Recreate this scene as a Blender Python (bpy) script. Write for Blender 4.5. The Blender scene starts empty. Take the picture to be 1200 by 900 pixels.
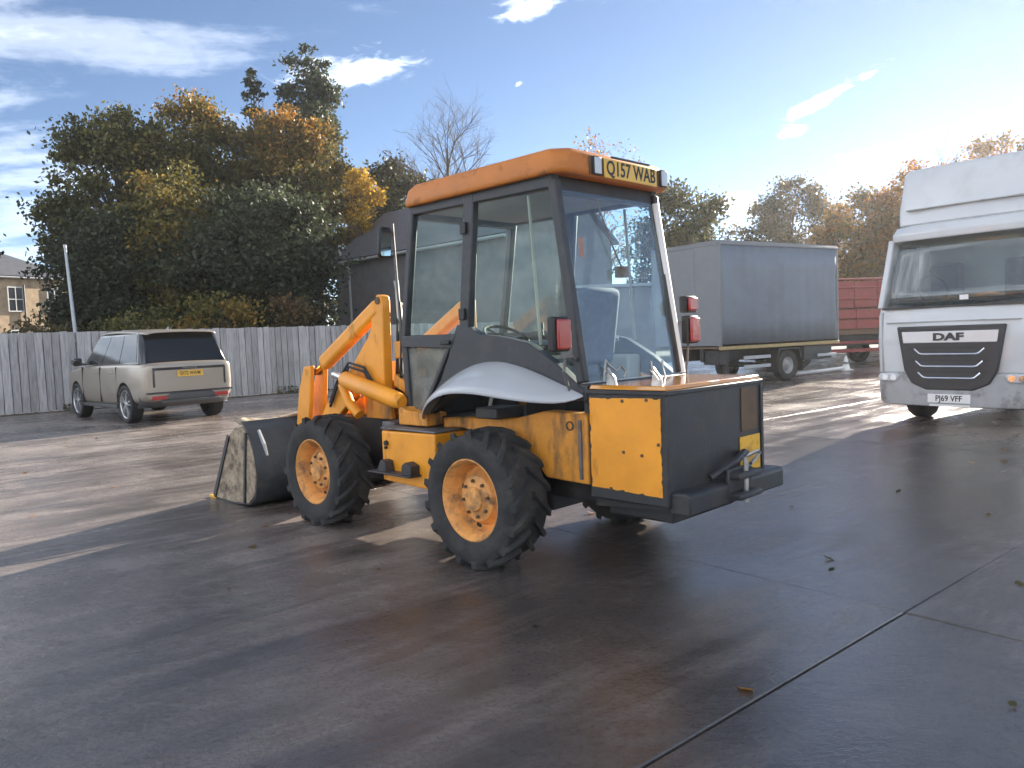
import bpy, bmesh, math, random
import numpy as np
from mathutils import Matrix, Vector
random.seed(7); rng = np.random.default_rng(11)
SC = bpy.context.scene; COL = SC.collection
pi = math.pi

# ------------------------------------------------------------------ camera
PITCH, ROLL = 0.061, 0.0391
cam = bpy.data.cameras.new('camera'); co = bpy.data.objects.new('camera', cam); COL.objects.link(co)
cam.sensor_width = 36; cam.lens = 909/1200*36; cam.clip_start = .05; cam.clip_end = 3000
_f = Vector((0, math.cos(PITCH), -math.sin(PITCH))); _r = Vector((1, 0, 0)); _d = Vector((0, -math.sin(PITCH), -math.cos(PITCH)))
_r2 = _r*math.cos(ROLL)+_d*math.sin(ROLL); _d2 = -_r*math.sin(ROLL)+_d*math.cos(ROLL)
co.matrix_world = Matrix(((_r2.x, -_d2.x, -_f.x, 0), (_r2.y, -_d2.y, -_f.y, 0), (_r2.z, -_d2.z, -_f.z, 1.5), (0, 0, 0, 1)))
SC.camera = co
# ------------------------------------------------------------------ light
SUN_AZ, SUN_EL = math.radians(38.5), math.radians(18)      # azimuth measured from +Y towards +X
SUN_POWER, SKY_STRENGTH, EXPOSURE = 4.8, 0.05, 2.0
sun = bpy.data.lights.new('sun', 'SUN'); sun.energy = SUN_POWER; sun.angle = math.radians(.55); sun.color = (1, .9, .76)
so = bpy.data.objects.new('sun', sun); COL.objects.link(so)
sd = Vector((math.sin(SUN_AZ)*math.cos(SUN_EL), math.cos(SUN_AZ)*math.cos(SUN_EL), math.sin(SUN_EL)))
so.rotation_euler = sd.to_track_quat('Z', 'Y').to_euler()
SC.view_settings.view_transform = 'Standard'; SC.view_settings.look = 'None'; SC.view_settings.exposure = EXPOSURE; SC.view_settings.gamma = 1
SC.view_settings.use_curve_mapping = False
try: SC.cycles.sample_clamp_indirect = 4.0
except Exception: pass

def N(nt, t, loc=None, **kw):
    n = nt.nodes.new(t)
    for k, v in kw.items():
        if k.startswith('i_'): n.inputs[k[2:].replace('_', ' ')].default_value = v
        else: setattr(n, k, v)
    return n
def math_n(nt, op, a, b=None, clamp=False):
    n = nt.nodes.new('ShaderNodeMath'); n.operation = op; n.use_clamp = clamp
    for i, q in enumerate((a, b)):
        if q is None: continue
        if isinstance(q, (int, float)): n.inputs[i].default_value = q
        else: nt.links.new(q, n.inputs[i])
    return n.outputs[0]
def vmath(nt, op, a, b=None):
    n = nt.nodes.new('ShaderNodeVectorMath'); n.operation = op
    for i, q in enumerate((a, b)):
        if q is None: continue
        if isinstance(q, (tuple, list, Vector)): n.inputs[i].default_value = q
        else: nt.links.new(q, n.inputs[i])
    return n
def ramp(nt, fac, stops, interp='LINEAR'):
    n = nt.nodes.new('ShaderNodeValToRGB'); n.color_ramp.interpolation = interp
    while len(n.color_ramp.elements) < len(stops): n.color_ramp.elements.new(.5)
    for e, (p, c) in zip(n.color_ramp.elements, stops):
        e.position = p; e.color = c if len(c) == 4 else (*c, 1)
    nt.links.new(fac, n.inputs[0]); return n.outputs[0]
def mixc(nt, fac, a, b, mode='MIX'):
    n = nt.nodes.new('ShaderNodeMix'); n.data_type = 'RGBA'; n.blend_type = mode
    for i, q in ((0, fac), (6, a), (7, b)):
        if isinstance(q, (int, float)): n.inputs[i].default_value = q
        elif isinstance(q, tuple): n.inputs[i].default_value = q if len(q) == 4 else (*q, 1)
        else: nt.links.new(q, n.inputs[i])
    return n.outputs[2]

# ------------------------------------------------------------------ sky
w = bpy.data.worlds.new('World'); SC.world = w; w.use_nodes = True
nt = w.node_tree; nt.nodes.clear()
sky = N(nt, 'ShaderNodeTexSky', sky_type='NISHITA', sun_disc=False)
sky.sun_elevation = SUN_EL; sky.sun_rotation = SUN_AZ; sky.air_density = .55; sky.dust_density = .0; sky.ozone_density = 1.0; sky.altitude = 50
tc = N(nt, 'ShaderNodeTexCoord'); dirv = tc.outputs['Generated']
sx = N(nt, 'ShaderNodeSeparateXYZ'); nt.links.new(dirv, sx.inputs[0])
den = math_n(nt, 'ADD', math_n(nt, 'MAXIMUM', sx.outputs[2], 0.0), .12)
cx = N(nt, 'ShaderNodeCombineXYZ'); nt.links.new(math_n(nt, 'DIVIDE', sx.outputs[0], den), cx.inputs[0]); nt.links.new(math_n(nt, 'DIVIDE', sx.outputs[1], den), cx.inputs[1])
n1 = N(nt, 'ShaderNodeTexNoise', i_Scale=.9, i_Detail=9., i_Roughness=.58, i_Distortion=.35); nt.links.new(vmath(nt, 'MULTIPLY', cx.outputs[0], (1., 2.3, 1)).outputs[0], n1.inputs['Vector'])
n2 = N(nt, 'ShaderNodeTexNoise', i_Scale=.33, i_Detail=2.); nt.links.new(vmath(nt, 'ADD', cx.outputs[0], (3.3, 1.7, 0)).outputs[0], n2.inputs['Vector'])
# cloud banks thin out towards the sun; thickened behind the camera for fill light
hs = vmath(nt, 'DOT_PRODUCT', dirv, (math.sin(SUN_AZ), math.cos(SUN_AZ), 0)).outputs['Value']
west = math_n(nt, 'MULTIPLY', math_n(nt, 'SUBTRACT', .58, hs), .42)
west = math_n(nt, 'MINIMUM', math_n(nt, 'MAXIMUM', west, -.14), .30)
highc = math_n(nt, 'MULTIPLY', math_n(nt, 'MAXIMUM', math_n(nt, 'SUBTRACT', sx.outputs[2], .33), 0.), -.22)
cm = math_n(nt, 'ADD', math_n(nt, 'ADD', math_n(nt, 'ADD', n1.outputs[0], math_n(nt, 'MULTIPLY', math_n(nt, 'SUBTRACT', n2.outputs[0], .5), .35)), west), highc)
dn = N(nt, 'ShaderNodeTexNoise', i_Scale=9., i_Detail=5., i_Roughness=.6); nt.links.new(dirv, dn.inputs['Vector'])
def small_cloud(az, el, sa, se, tilt=0):
    az, el = math.radians(az), math.radians(el)
    d = Vector((math.sin(az)*math.cos(el), math.cos(az)*math.cos(el), math.sin(el)))
    u = Vector((math.cos(az), -math.sin(az), 0)); v = d.cross(u)*-1
    c, s = math.cos(tilt), math.sin(tilt); u, v = u*c+v*s, v*c-u*s
    a = vmath(nt, 'DOT_PRODUCT', dirv, u).outputs['Value']; b = vmath(nt, 'DOT_PRODUCT', dirv, v).outputs['Value']
    e = vmath(nt, 'DOT_PRODUCT', dirv, d).outputs['Value']
    q = math_n(nt, 'ADD', math_n(nt, 'POWER', math_n(nt, 'ABSOLUTE', math_n(nt, 'DIVIDE', math_n(nt, 'SUBTRACT', a, d.dot(u)), sa)), 2.), math_n(nt, 'POWER', math_n(nt, 'ABSOLUTE', math_n(nt, 'DIVIDE', math_n(nt, 'SUBTRACT', b, d.dot(v)), se)), 2.))
    g = math_n(nt, 'MULTIPLY', math_n(nt, 'EXPONENT', math_n(nt, 'MULTIPLY', q, -1.)), math_n(nt, 'GREATER_THAN', e, 0.))
    return g
sc = None
for args in [(2.6, 22.4, .06, .022, .05), (-10.5, 18.6, .1, .024, .1), (22.3, 14.8, .075, .010, .42), (20.0, 12.9, .02, .010, .2), (24.6, 10.8, .04, .013, .12), (16.3, 8.4, .05, .022, 0), (1.3, 17.6, .008, .004, .5), (31, 21, .05, .02, .3)]:
    g = small_cloud(*args); sc = g if sc is None else math_n(nt, 'MAXIMUM', sc, g)
dv = N(nt, 'ShaderNodeTexNoise', i_Scale=24., i_Detail=8., i_Roughness=.62, i_Distortion=.6); nt.links.new(vmath(nt, 'MULTIPLY', dirv, (1., 1., 2.6)).outputs[0], dv.inputs['Vector'])
scm = math_n(nt, 'MULTIPLY', math_n(nt, 'ADD', math_n(nt, 'ADD', math_n(nt, 'MULTIPLY', sc, 1.05), math_n(nt, 'MULTIPLY', dv.outputs[0], 2.2)), -1.55), math_n(nt, 'MINIMUM', math_n(nt, 'MULTIPLY', sc, 4.), 1.))
cm = math_n(nt, 'ADD', cm, math_n(nt, 'MULTIPLY', math_n(nt, 'SUBTRACT', dv.outputs[0], .5), .16))
c1 = ramp(nt, cm, [(.52, (0, 0, 0)), (.66, (.2, .2, .2)), (.92, (1, 1, 1))], 'EASE')
c2 = ramp(nt, scm, [(.0, (0, 0, 0)), (.95, (1, 1, 1))], 'EASE')
cmask = math_n(nt, 'MAXIMUM', c1, c2)
cmask = math_n(nt, 'MULTIPLY', cmask, .88)
# cloud brightness is independent of the clear sky, raised for fill light
lum = N(nt, 'ShaderNodeRGBToBW'); nt.links.new(sky.outputs[0], lum.inputs[0])
cl = N(nt, 'ShaderNodeCombineXYZ')
lv = math_n(nt, 'ADD', math_n(nt, 'MULTIPLY', dn.outputs[0], 12.), 10.)
nt.links.new(math_n(nt, 'MULTIPLY', lv, .95), cl.inputs[0]); nt.links.new(lv, cl.inputs[1]); nt.links.new(math_n(nt, 'MULTIPLY', lv, 1.07), cl.inputs[2])
skyc = mixc(nt, cmask, sky.outputs[0], cl.outputs[0])
bg = N(nt, 'ShaderNodeBackground'); bg.inputs[1].default_value = SKY_STRENGTH; nt.links.new(skyc, bg.inputs[0])
wo = N(nt, 'ShaderNodeOutputWorld'); nt.links.new(bg.outputs[0], wo.inputs[0])

# ------------------------------------------------------------------ materials
def base(name):
    m = bpy.data.materials.new(name); m.use_nodes = True; nt = m.node_tree; nt.nodes.clear()
    p = N(nt, 'ShaderNodeBsdfPrincipled'); o = N(nt, 'ShaderNodeOutputMaterial'); nt.links.new(p.outputs[0], o.inputs[0])
    return m, nt, p, o
def mat(name, col, rough=.5, metal=0., var=.12, scale=6., bump=0., bscale=40., coat=0., dirt=None, dscale=5., dlo=.52, dhi=.7, coord='Object', spec=None, stretch=None, dstretch=None):
    m, nt, p, o = base(name)
    tc = N(nt, 'ShaderNodeTexCoord'); v = tc.outputs['Object']
    if coord == 'World': v = N(nt, 'ShaderNodeNewGeometry').outputs['Position']
    if stretch: v = vmath(nt, 'MULTIPLY', v, stretch).outputs[0]
    n = N(nt, 'ShaderNodeTexNoise', i_Scale=scale, i_Detail=6., i_Roughness=.6); nt.links.new(v, n.inputs['Vector'])
    lo = tuple(c*(1-var) for c in col); hi = tuple(min(1, c*(1+var)) for c in col)
    c = ramp(nt, n.outputs[0], [(.3, lo), (.7, hi)])
    r = math_n(nt, 'ADD', math_n(nt, 'MULTIPLY', n.outputs[0], .2), rough-.1)
    if dirt:
        d = N(nt, 'ShaderNodeTexNoise', i_Scale=dscale, i_Detail=8., i_Roughness=.68); dv_ = vmath(nt, 'ADD', v, (7.1, 3.3, 1.7)).outputs[0]
        if dstretch: dv_ = vmath(nt, 'MULTIPLY', dv_, dstretch).outputs[0]
        nt.links.new(dv_, d.inputs['Vector'])
        f = ramp(nt, d.outputs[0], [(dlo, (0, 0, 0)), (dhi, (1, 1, 1))])
        c = mixc(nt, f, c, dirt); r = math_n(nt, 'ADD', r, math_n(nt, 'MULTIPLY', f, .3), True)
    nt.links.new(c, p.inputs['Base Color']); nt.links.new(r, p.inputs['Roughness'])
    p.inputs['Metallic'].default_value = metal
    if coat: p.inputs['Coat Weight'].default_value = coat; p.inputs['Coat Roughness'].default_value = .08
    if spec is not None: p.inputs['Specular IOR Level'].default_value = spec
    if bump:
        bn = N(nt, 'ShaderNodeTexNoise', i_Scale=bscale, i_Detail=5.); nt.links.new(v, bn.inputs['Vector'])
        b = N(nt, 'ShaderNodeBump'); b.inputs['Strength'].default_value = bump; b.inputs['Distance'].default_value = .02
        nt.links.new(bn.outputs[0], b.inputs['Height']); nt.links.new(b.outputs[0], p.inputs['Normal'])
    return m
def glass(name, tint=(.86, .93, .92), refl=1.0, dusty=.0):
    m, nt, p, o = base(name); nt.nodes.remove(p)
    t = N(nt, 'ShaderNodeBsdfTransparent'); t.inputs[0].default_value = (*tint, 1)
    g = N(nt, 'ShaderNodeBsdfGlossy'); g.inputs['Roughness'].default_value = .015; g.inputs[0].default_value = (1, 1, 1, 1)
    lw = N(nt, 'ShaderNodeLayerWeight', i_Blend=.5); frs = math_n(nt, 'ADD', math_n(nt, 'MULTIPLY', math_n(nt, 'POWER', lw.outputs['Facing'], 5.), .95), .045)
    mx = N(nt, 'ShaderNodeMixShader'); nt.links.new(math_n(nt, 'MULTIPLY', frs, refl, True), mx.inputs[0]); nt.links.new(t.outputs[0], mx.inputs[1]); nt.links.new(g.outputs[0], mx.inputs[2])
    out = mx.outputs[0]
    if dusty:
        d = N(nt, 'ShaderNodeBsdfDiffuse'); d.inputs[0].default_value = (.5, .49, .45, 1)
        tc = N(nt, 'ShaderNodeTexCoord'); n = N(nt, 'ShaderNodeTexNoise', i_Scale=5., i_Detail=6.); nt.links.new(tc.outputs['Object'], n.inputs['Vector'])
        m2 = N(nt, 'ShaderNodeMixShader'); nt.links.new(math_n(nt, 'MULTIPLY', ramp(nt, n.outputs[0], [(.3, (.3, .3, .3)), (.75, (1, 1, 1))]), dusty), m2.inputs[0]); nt.links.new(out, m2.inputs[1]); nt.links.new(d.outputs[0], m2.inputs[2]); out = m2.outputs[0]
    nt.links.new(out, o.inputs[0]); return m
def leafmat(name, stops, trans=.35):
    m, nt, p, o = base(name)
    a = N(nt, 'ShaderNodeAttribute', attribute_name='tint')
    g = N(nt, 'ShaderNodeNewGeometry')
    f = math_n(nt, 'ADD', a.outputs['Fac'], math_n(nt, 'MULTIPLY', math_n(nt, 'SUBTRACT', g.outputs['Random Per Island'], .5), .3), True)
    c = ramp(nt, f, stops)
    br = math_n(nt, 'ADD', math_n(nt, 'MULTIPLY', g.outputs['Random Per Island'], .6), .7)
    bc = N(nt, 'ShaderNodeCombineXYZ'); [nt.links.new(br, bc.inputs[i]) for i in range(3)]
    c = mixc(nt, 1., c, bc.outputs[0], 'MULTIPLY')
    nt.links.new(c, p.inputs['Base Color']); p.inputs['Roughness'].default_value = .55; p.inputs['Specular IOR Level'].default_value = .3
    t = N(nt, 'ShaderNodeBsdfTranslucent'); nt.links.new(c, t.inputs[0])
    mx = N(nt, 'ShaderNodeMixShader'); mx.inputs[0].default_value = trans; nt.links.new(p.outputs[0], mx.inputs[1]); nt.links.new(t.outputs[0], mx.inputs[2]); nt.links.new(mx.outputs[0], o.inputs[0])
    return m

def concrete():
    m, nt, p, o = base('wet_concrete')
    pos = N(nt, 'ShaderNodeNewGeometry').outputs['Position']
    def nz(s, d=6., r=.6, off=(0, 0, 0), dist=0., stretch=None):
        n = N(nt, 'ShaderNodeTexNoise', i_Scale=s, i_Detail=d, i_Roughness=r, i_Distortion=dist)
        v = vmath(nt, 'ADD', pos, off).outputs[0]
        if stretch: v = vmath(nt, 'MULTIPLY', v, stretch).outputs[0]
        nt.links.new(v, n.inputs['Vector']); return n.outputs[0]
    big = nz(.35, 5); mid = nz(1.7, 7, .65, (5, 2, 0)); fine = nz(38., 4, .7); stain = nz(.8, 8, .7, (9, 4, 0), .6)
    rot = N(nt, 'ShaderNodeMapping'); rot.inputs['Rotation'].default_value = (0, 0, -.7); nt.links.new(pos, rot.inputs[0])
    wv = N(nt, 'ShaderNodeTexNoise', i_Scale=1., i_Detail=6., i_Roughness=.6, i_Distortion=.5); nt.links.new(vmath(nt, 'MULTIPLY', rot.outputs[0], (.5, 3.2, 1)).outputs[0], wv.inputs['Vector'])
    c = ramp(nt, mid, [(.28, (.14, .113, .098)), (.5, (.245, .202, .178)), (.74, (.42, .350, .312))])
    c = mixc(nt, math_n(nt, 'MULTIPLY', ramp(nt, stain, [(.48, (0, 0, 0)), (.62, (1, 1, 1))]), .6), c, (.085, .066, .056))
    c = mixc(nt, math_n(nt, 'MULTIPLY', ramp(nt, fine, [(.38, (1, 1, 1)), (.52, (0, 0, 0))]), .35), c, (.05, .045, .04))
    grit = nz(140., 2, .5, (3, 3, 0)); c = mixc(nt, math_n(nt, 'MULTIPLY', ramp(nt, grit, [(.60, (0, 0, 0)), (.70, (1, 1, 1))]), .35), c, (.42, .38, .34))
    # swept swirls and scuffs
    wav = N(nt, 'ShaderNodeTexWave', wave_type='RINGS', i_Scale=2.6, i_Distortion=14., i_Detail=4.); wav.inputs['Detail Scale'].default_value = 1.3; wav.inputs['Detail Roughness'].default_value = .6
    nt.links.new(vmath(nt, 'ADD', pos, (2, 1, 0)).outputs[0], wav.inputs['Vector'])
    sw = ramp(nt, wav.outputs['Fac'], [(.62, (0, 0, 0)), (.95, (1, 1, 1))]); swm = math_n(nt, 'MULTIPLY', sw, ramp(nt, nz(.9, 3, .5, (4, 9, 0)), [(.45, (0, 0, 0)), (.6, (1, 1, 1))]))
    c = mixc(nt, math_n(nt, 'MULTIPLY', swm, .22), c, (.34, .31, .29))
    # wet film: pools and damp, plus a radial bias painting the shaded foreground darker
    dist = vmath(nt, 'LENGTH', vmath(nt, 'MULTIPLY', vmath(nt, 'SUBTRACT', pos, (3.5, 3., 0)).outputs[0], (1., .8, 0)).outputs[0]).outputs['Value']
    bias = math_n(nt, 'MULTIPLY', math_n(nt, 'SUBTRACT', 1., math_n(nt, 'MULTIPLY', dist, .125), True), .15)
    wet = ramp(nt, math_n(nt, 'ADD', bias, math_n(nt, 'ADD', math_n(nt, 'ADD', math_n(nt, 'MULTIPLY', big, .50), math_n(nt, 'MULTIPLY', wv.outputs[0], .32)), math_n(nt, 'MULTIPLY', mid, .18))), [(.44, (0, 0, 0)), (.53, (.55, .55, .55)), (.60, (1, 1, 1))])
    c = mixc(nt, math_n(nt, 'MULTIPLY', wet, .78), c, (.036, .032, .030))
    nt.links.new(c, p.inputs['Base Color'])
    r = math_n(nt, 'ADD', math_n(nt, 'MULTIPLY', wet, -.28), .38)
    r = math_n(nt, 'ADD', r, math_n(nt, 'MULTIPLY', math_n(nt, 'SUBTRACT', mid, .5), .45))
    r = math_n(nt, 'ADD', r, math_n(nt, 'MULTIPLY', swm, -.10))
    r = math_n(nt, 'MAXIMUM', r, .09)
    nt.links.new(r, p.inputs['Roughness']); p.inputs['Specular IOR Level'].default_value = .68
    h = math_n(nt, 'ADD', math_n(nt, 'ADD', math_n(nt, 'MULTIPLY', wav.outputs['Fac'], .10), math_n(nt, 'MULTIPLY', fine, .75)), math_n(nt, 'MULTIPLY', nz(9., 5, .6, (1, 8, 0)), 1.1))
    h = math_n(nt, 'ADD', h, math_n(nt, 'MULTIPLY', grit, .35))
    h = math_n(nt, 'MULTIPLY', h, math_n(nt, 'ADD', math_n(nt, 'MULTIPLY', wet, -.6), 1.))
    b = N(nt, 'ShaderNodeBump'); b.inputs['Strength'].default_value = .85; b.inputs['Distance'].default_value = .010
    nt.links.new(h, b.inputs['Height']); nt.links.new(b.outputs[0], p.inputs['Normal'])
    return m
YEL = (.87, .335, .022)
M = dict(
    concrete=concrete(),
    earth=mat('earth', (.09, .08, .055), .9, var=.3, scale=.6, coord='World'),
    yellow=mat('yellow_paint', YEL, .42, var=.16, scale=3, dirt=(.22, .10, .03), dscale=7, dlo=.58, dhi=.76, bump=.06, bscale=18, dstretch=(1, 1, .35)),
    yellow_dirty=mat('dirty_yellow_paint', (.76, .30, .035), .55, var=.18, scale=5, dirt=(.15, .085, .045), dscale=7, dlo=.48, dhi=.68, bump=.12, dstretch=(1, 1, .35)),
    roof_orange=mat('orange_roof_plastic', (.52, .165, .02), .5, var=.16, scale=4, dirt=(.17, .065, .022), dscale=7, dlo=.55, dhi=.75),
    rim=mat('orange_rim_paint', (.78, .35, .09), .6, var=.18, scale=9, dirt=(.22, .13, .07), dscale=8, dlo=.47, dhi=.68, bump=.1),
    black=mat('black_paint', (.018, .019, .02), .42, var=.3, scale=5, dirt=(.06, .055, .05), dscale=4, dlo=.5, dhi=.8),
    steel_black=mat('worn_black_steel', (.026, .027, .030), .5, metal=.0, var=.35, scale=4, dirt=(.085, .075, .065), dscale=5, dlo=.5, dhi=.78, bump=.08),
    cabgrey=mat('dark_grey_frame_paint', (.030, .032, .036), .45, var=.2, scale=5, dirt=(.085, .08, .075), dscale=6, dlo=.5, dhi=.8),
    rubber=mat('tyre_rubber', (.022, .022, .023), .78, var=.25, scale=10, dirt=(.075, .068, .06), dscale=7, dlo=.45, dhi=.72, bump=.2, bscale=60),
    rubber_clean=mat('black_tyre_rubber', (.018, .018, .019), .7, var=.2, scale=10),
    mud=mat('dried_mud', (.34, .27, .19), .9, var=.35, scale=14, dirt=(.10, .08, .06), dscale=9, dlo=.48, dhi=.66, bump=.8, bscale=22),
    steel=mat('bare_steel', (.45, .44, .42), .35, metal=1., var=.2, scale=12, dirt=(.2, .13, .08), dscale=9, dlo=.55, dhi=.75),
    grey_steel=mat('grey_steel', (.16, .16, .165), .5, metal=.3, var=.25, scale=9, dirt=(.12, .085, .06), dscale=9, dlo=.5, dhi=.7),
    fender=mat('white_fender_paint', (.46, .47, .49), .22, var=.04, scale=3, coat=.6, dirt=(.42, .32, .24), dscale=3.2, dlo=.60, dhi=.85),
    glass=glass('cab_glass', (.90, .96, .95), .35, .005),
    rearglass=glass('rear_cab_glass', (.90, .94, .96), 1.3, .01),
    lowglass=glass('grubby_glass', (.6, .62, .56), .6, .45),
    red=mat('red_lens', (.34, .018, .018), .25, var=.1, coat=.6),
    lampglass=mat('lamp_glass', (.55, .57, .60), .12, var=.1, coat=1.),
    chrome=mat('chrome', (.8, .8, .8), .12, metal=1., var=.05),
    mirror=mat('mirror_face', (.9, .9, .92), .03, metal=1., var=.02),
    plate_y=mat('yellow_plate', (.70, .43, .07), .4, var=.05, dirt=(.45, .26, .05), dscale=8, dlo=.55, dhi=.8),
    plate_w=mat('white_plate', (.78, .78, .76), .4, var=.04),
    ink=mat('black_ink', (.012, .012, .012), .5, var=.05),
    seat=mat('grey_seat_cloth', (.10, .115, .14), .8, var=.2, scale=20),
    liner=mat('grey_headlining', (.22, .23, .24), .85, var=.1),
    beige=mat('beige_trim', (.35, .33, .27), .6, var=.1),
    tag=mat('orange_tag', (.6, .2, .05), .6),
    hivis=mat('yellow_marker', (.78, .42, .03), .45, var=.1, dirt=(.4, .2, .03), dscale=10),
    rust=mat('rusty_brown_paint', (.11, .065, .035), .65, var=.3, scale=9),
    champagne=mat('champagne_metallic', (.36, .312, .258), .32, metal=.5, var=.02, scale=2, coat=.35),
    darkglass=mat('tinted_car_glass', (.012, .014, .016), .12, var=.05, coat=.25),
    gloss_black=mat('gloss_black', (.012, .012, .013), .14, var=.05, coat=1.),
    silver=mat('alloy_silver', (.55, .55, .55), .3, metal=.8, var=.05),
    cargrey=mat('satin_grey_plastic', (.06, .06, .062), .45, var=.1),
    twhite=mat('white_truck_paint', (.56, .575, .585), .3, var=.04, scale=2, coat=.7, dirt=(.44, .43, .41), dscale=1.6, dlo=.5, dhi=.85),
    tgrey=mat('grey_bumper_plastic', (.36, .365, .37), .55, var=.08, dirt=(.16, .15, .14), dscale=4),
    grille=mat('dark_grey_grille', (.035, .035, .036), .5, var=.15),
    headlamp=mat('headlamp_glass', (.5, .52, .54), .08, var=.15, scale=20, coat=1.),
    truckglass=glass('truck_windscreen', (.72, .78, .78), 2.0, .03),
    curtain=mat('blue_grey_curtain', (.135, .165, .205), .5, var=.06, scale=1.2, dirt=(.115, .135, .16), dscale=.9, dlo=.45, dhi=.8),
    panel_grey=mat('light_grey_panel', (.165, .175, .19), .5, var=.08, scale=2, dirt=(.20, .20, .20), dscale=3, dlo=.55, dhi=.8),
    tanrail=mat('tan_rail_paint', (.36, .27, .12), .55, var=.15),
    redpaint=mat('faded_red_paint', (.22, .034, .03), .5, var=.2, dirt=(.2, .05, .04), dscale=4),
    whiteplastic=mat('white_plastic', (.75, .75, .73), .5, var=.05),
    wood=None,
    slate=mat('dark_slate', (.085, .085, .095), .55, var=.3, scale=3, bump=.4, bscale=7),
    render=mat('dark_render', (.15, .145, .15), .85, var=.2, scale=2, bump=.2),
    gutter=mat('pale_gutter', (.32, .33, .34), .5, var=.1),
    sandstone=mat('sandstone', (.42, .31, .20), .9, var=.22, scale=2, bump=.4, bscale=6, dirt=(.25, .19, .13), dscale=1.4),
    housedark=mat('window_dark', (.03, .035, .04), .1, coat=.6),
    winframe=mat('white_window_frame', (.6, .6, .58), .5),
    galv=mat('galvanised_pole', (.42, .44, .46), .5, metal=.3, var=.1),
    bark=mat('bark', (.085, .065, .048), .9, var=.35, scale=5, bump=.8, bscale=12, stretch=(1, 1, .25)),
    roofsheet=mat('grey_roof_sheet', (.30, .31, .33), .55, var=.12, scale=2),
)
def wood():
    m, nt, p, o = base('weathered_board')
    oi = N(nt, 'ShaderNodeObjectInfo'); tc = N(nt, 'ShaderNodeTexCoord')
    v = vmath(nt, 'ADD', vmath(nt, 'MULTIPLY', tc.outputs['Object'], (9, 9, .8)).outputs[0], None)
    cxy = N(nt, 'ShaderNodeCombineXYZ'); nt.links.new(math_n(nt, 'MULTIPLY', oi.outputs['Random'], 50.), cxy.inputs[0]); nt.links.new(cxy.outputs[0], v.inputs[1])
    n = N(nt, 'ShaderNodeTexNoise', i_Scale=2.2, i_Detail=7., i_Roughness=.65); nt.links.new(v.outputs[0], n.inputs['Vector'])
    c = ramp(nt, n.outputs[0], [(.25, (.19, .18, .175)), (.55, (.41, .39, .38)), (.8, (.52, .495, .47))])
    br = math_n(nt, 'ADD', math_n(nt, 'MULTIPLY', oi.outputs['Random'], .45), .78)
    bc = N(nt, 'ShaderNodeCombineXYZ'); [nt.links.new(br, bc.inputs[i]) for i in range(3)]
    nt.links.new(mixc(nt, 1., c, bc.outputs[0], 'MULTIPLY'), p.inputs['Base Color']); p.inputs['Roughness'].default_value = .85
    b = N(nt, 'ShaderNodeBump'); b.inputs['Strength'].default_value = .4; b.inputs['Distance'].default_value = .01; nt.links.new(n.outputs[0], b.inputs['Height']); nt.links.new(b.outputs[0], p.inputs['Normal'])
    return m
M['wood'] = wood()

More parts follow.
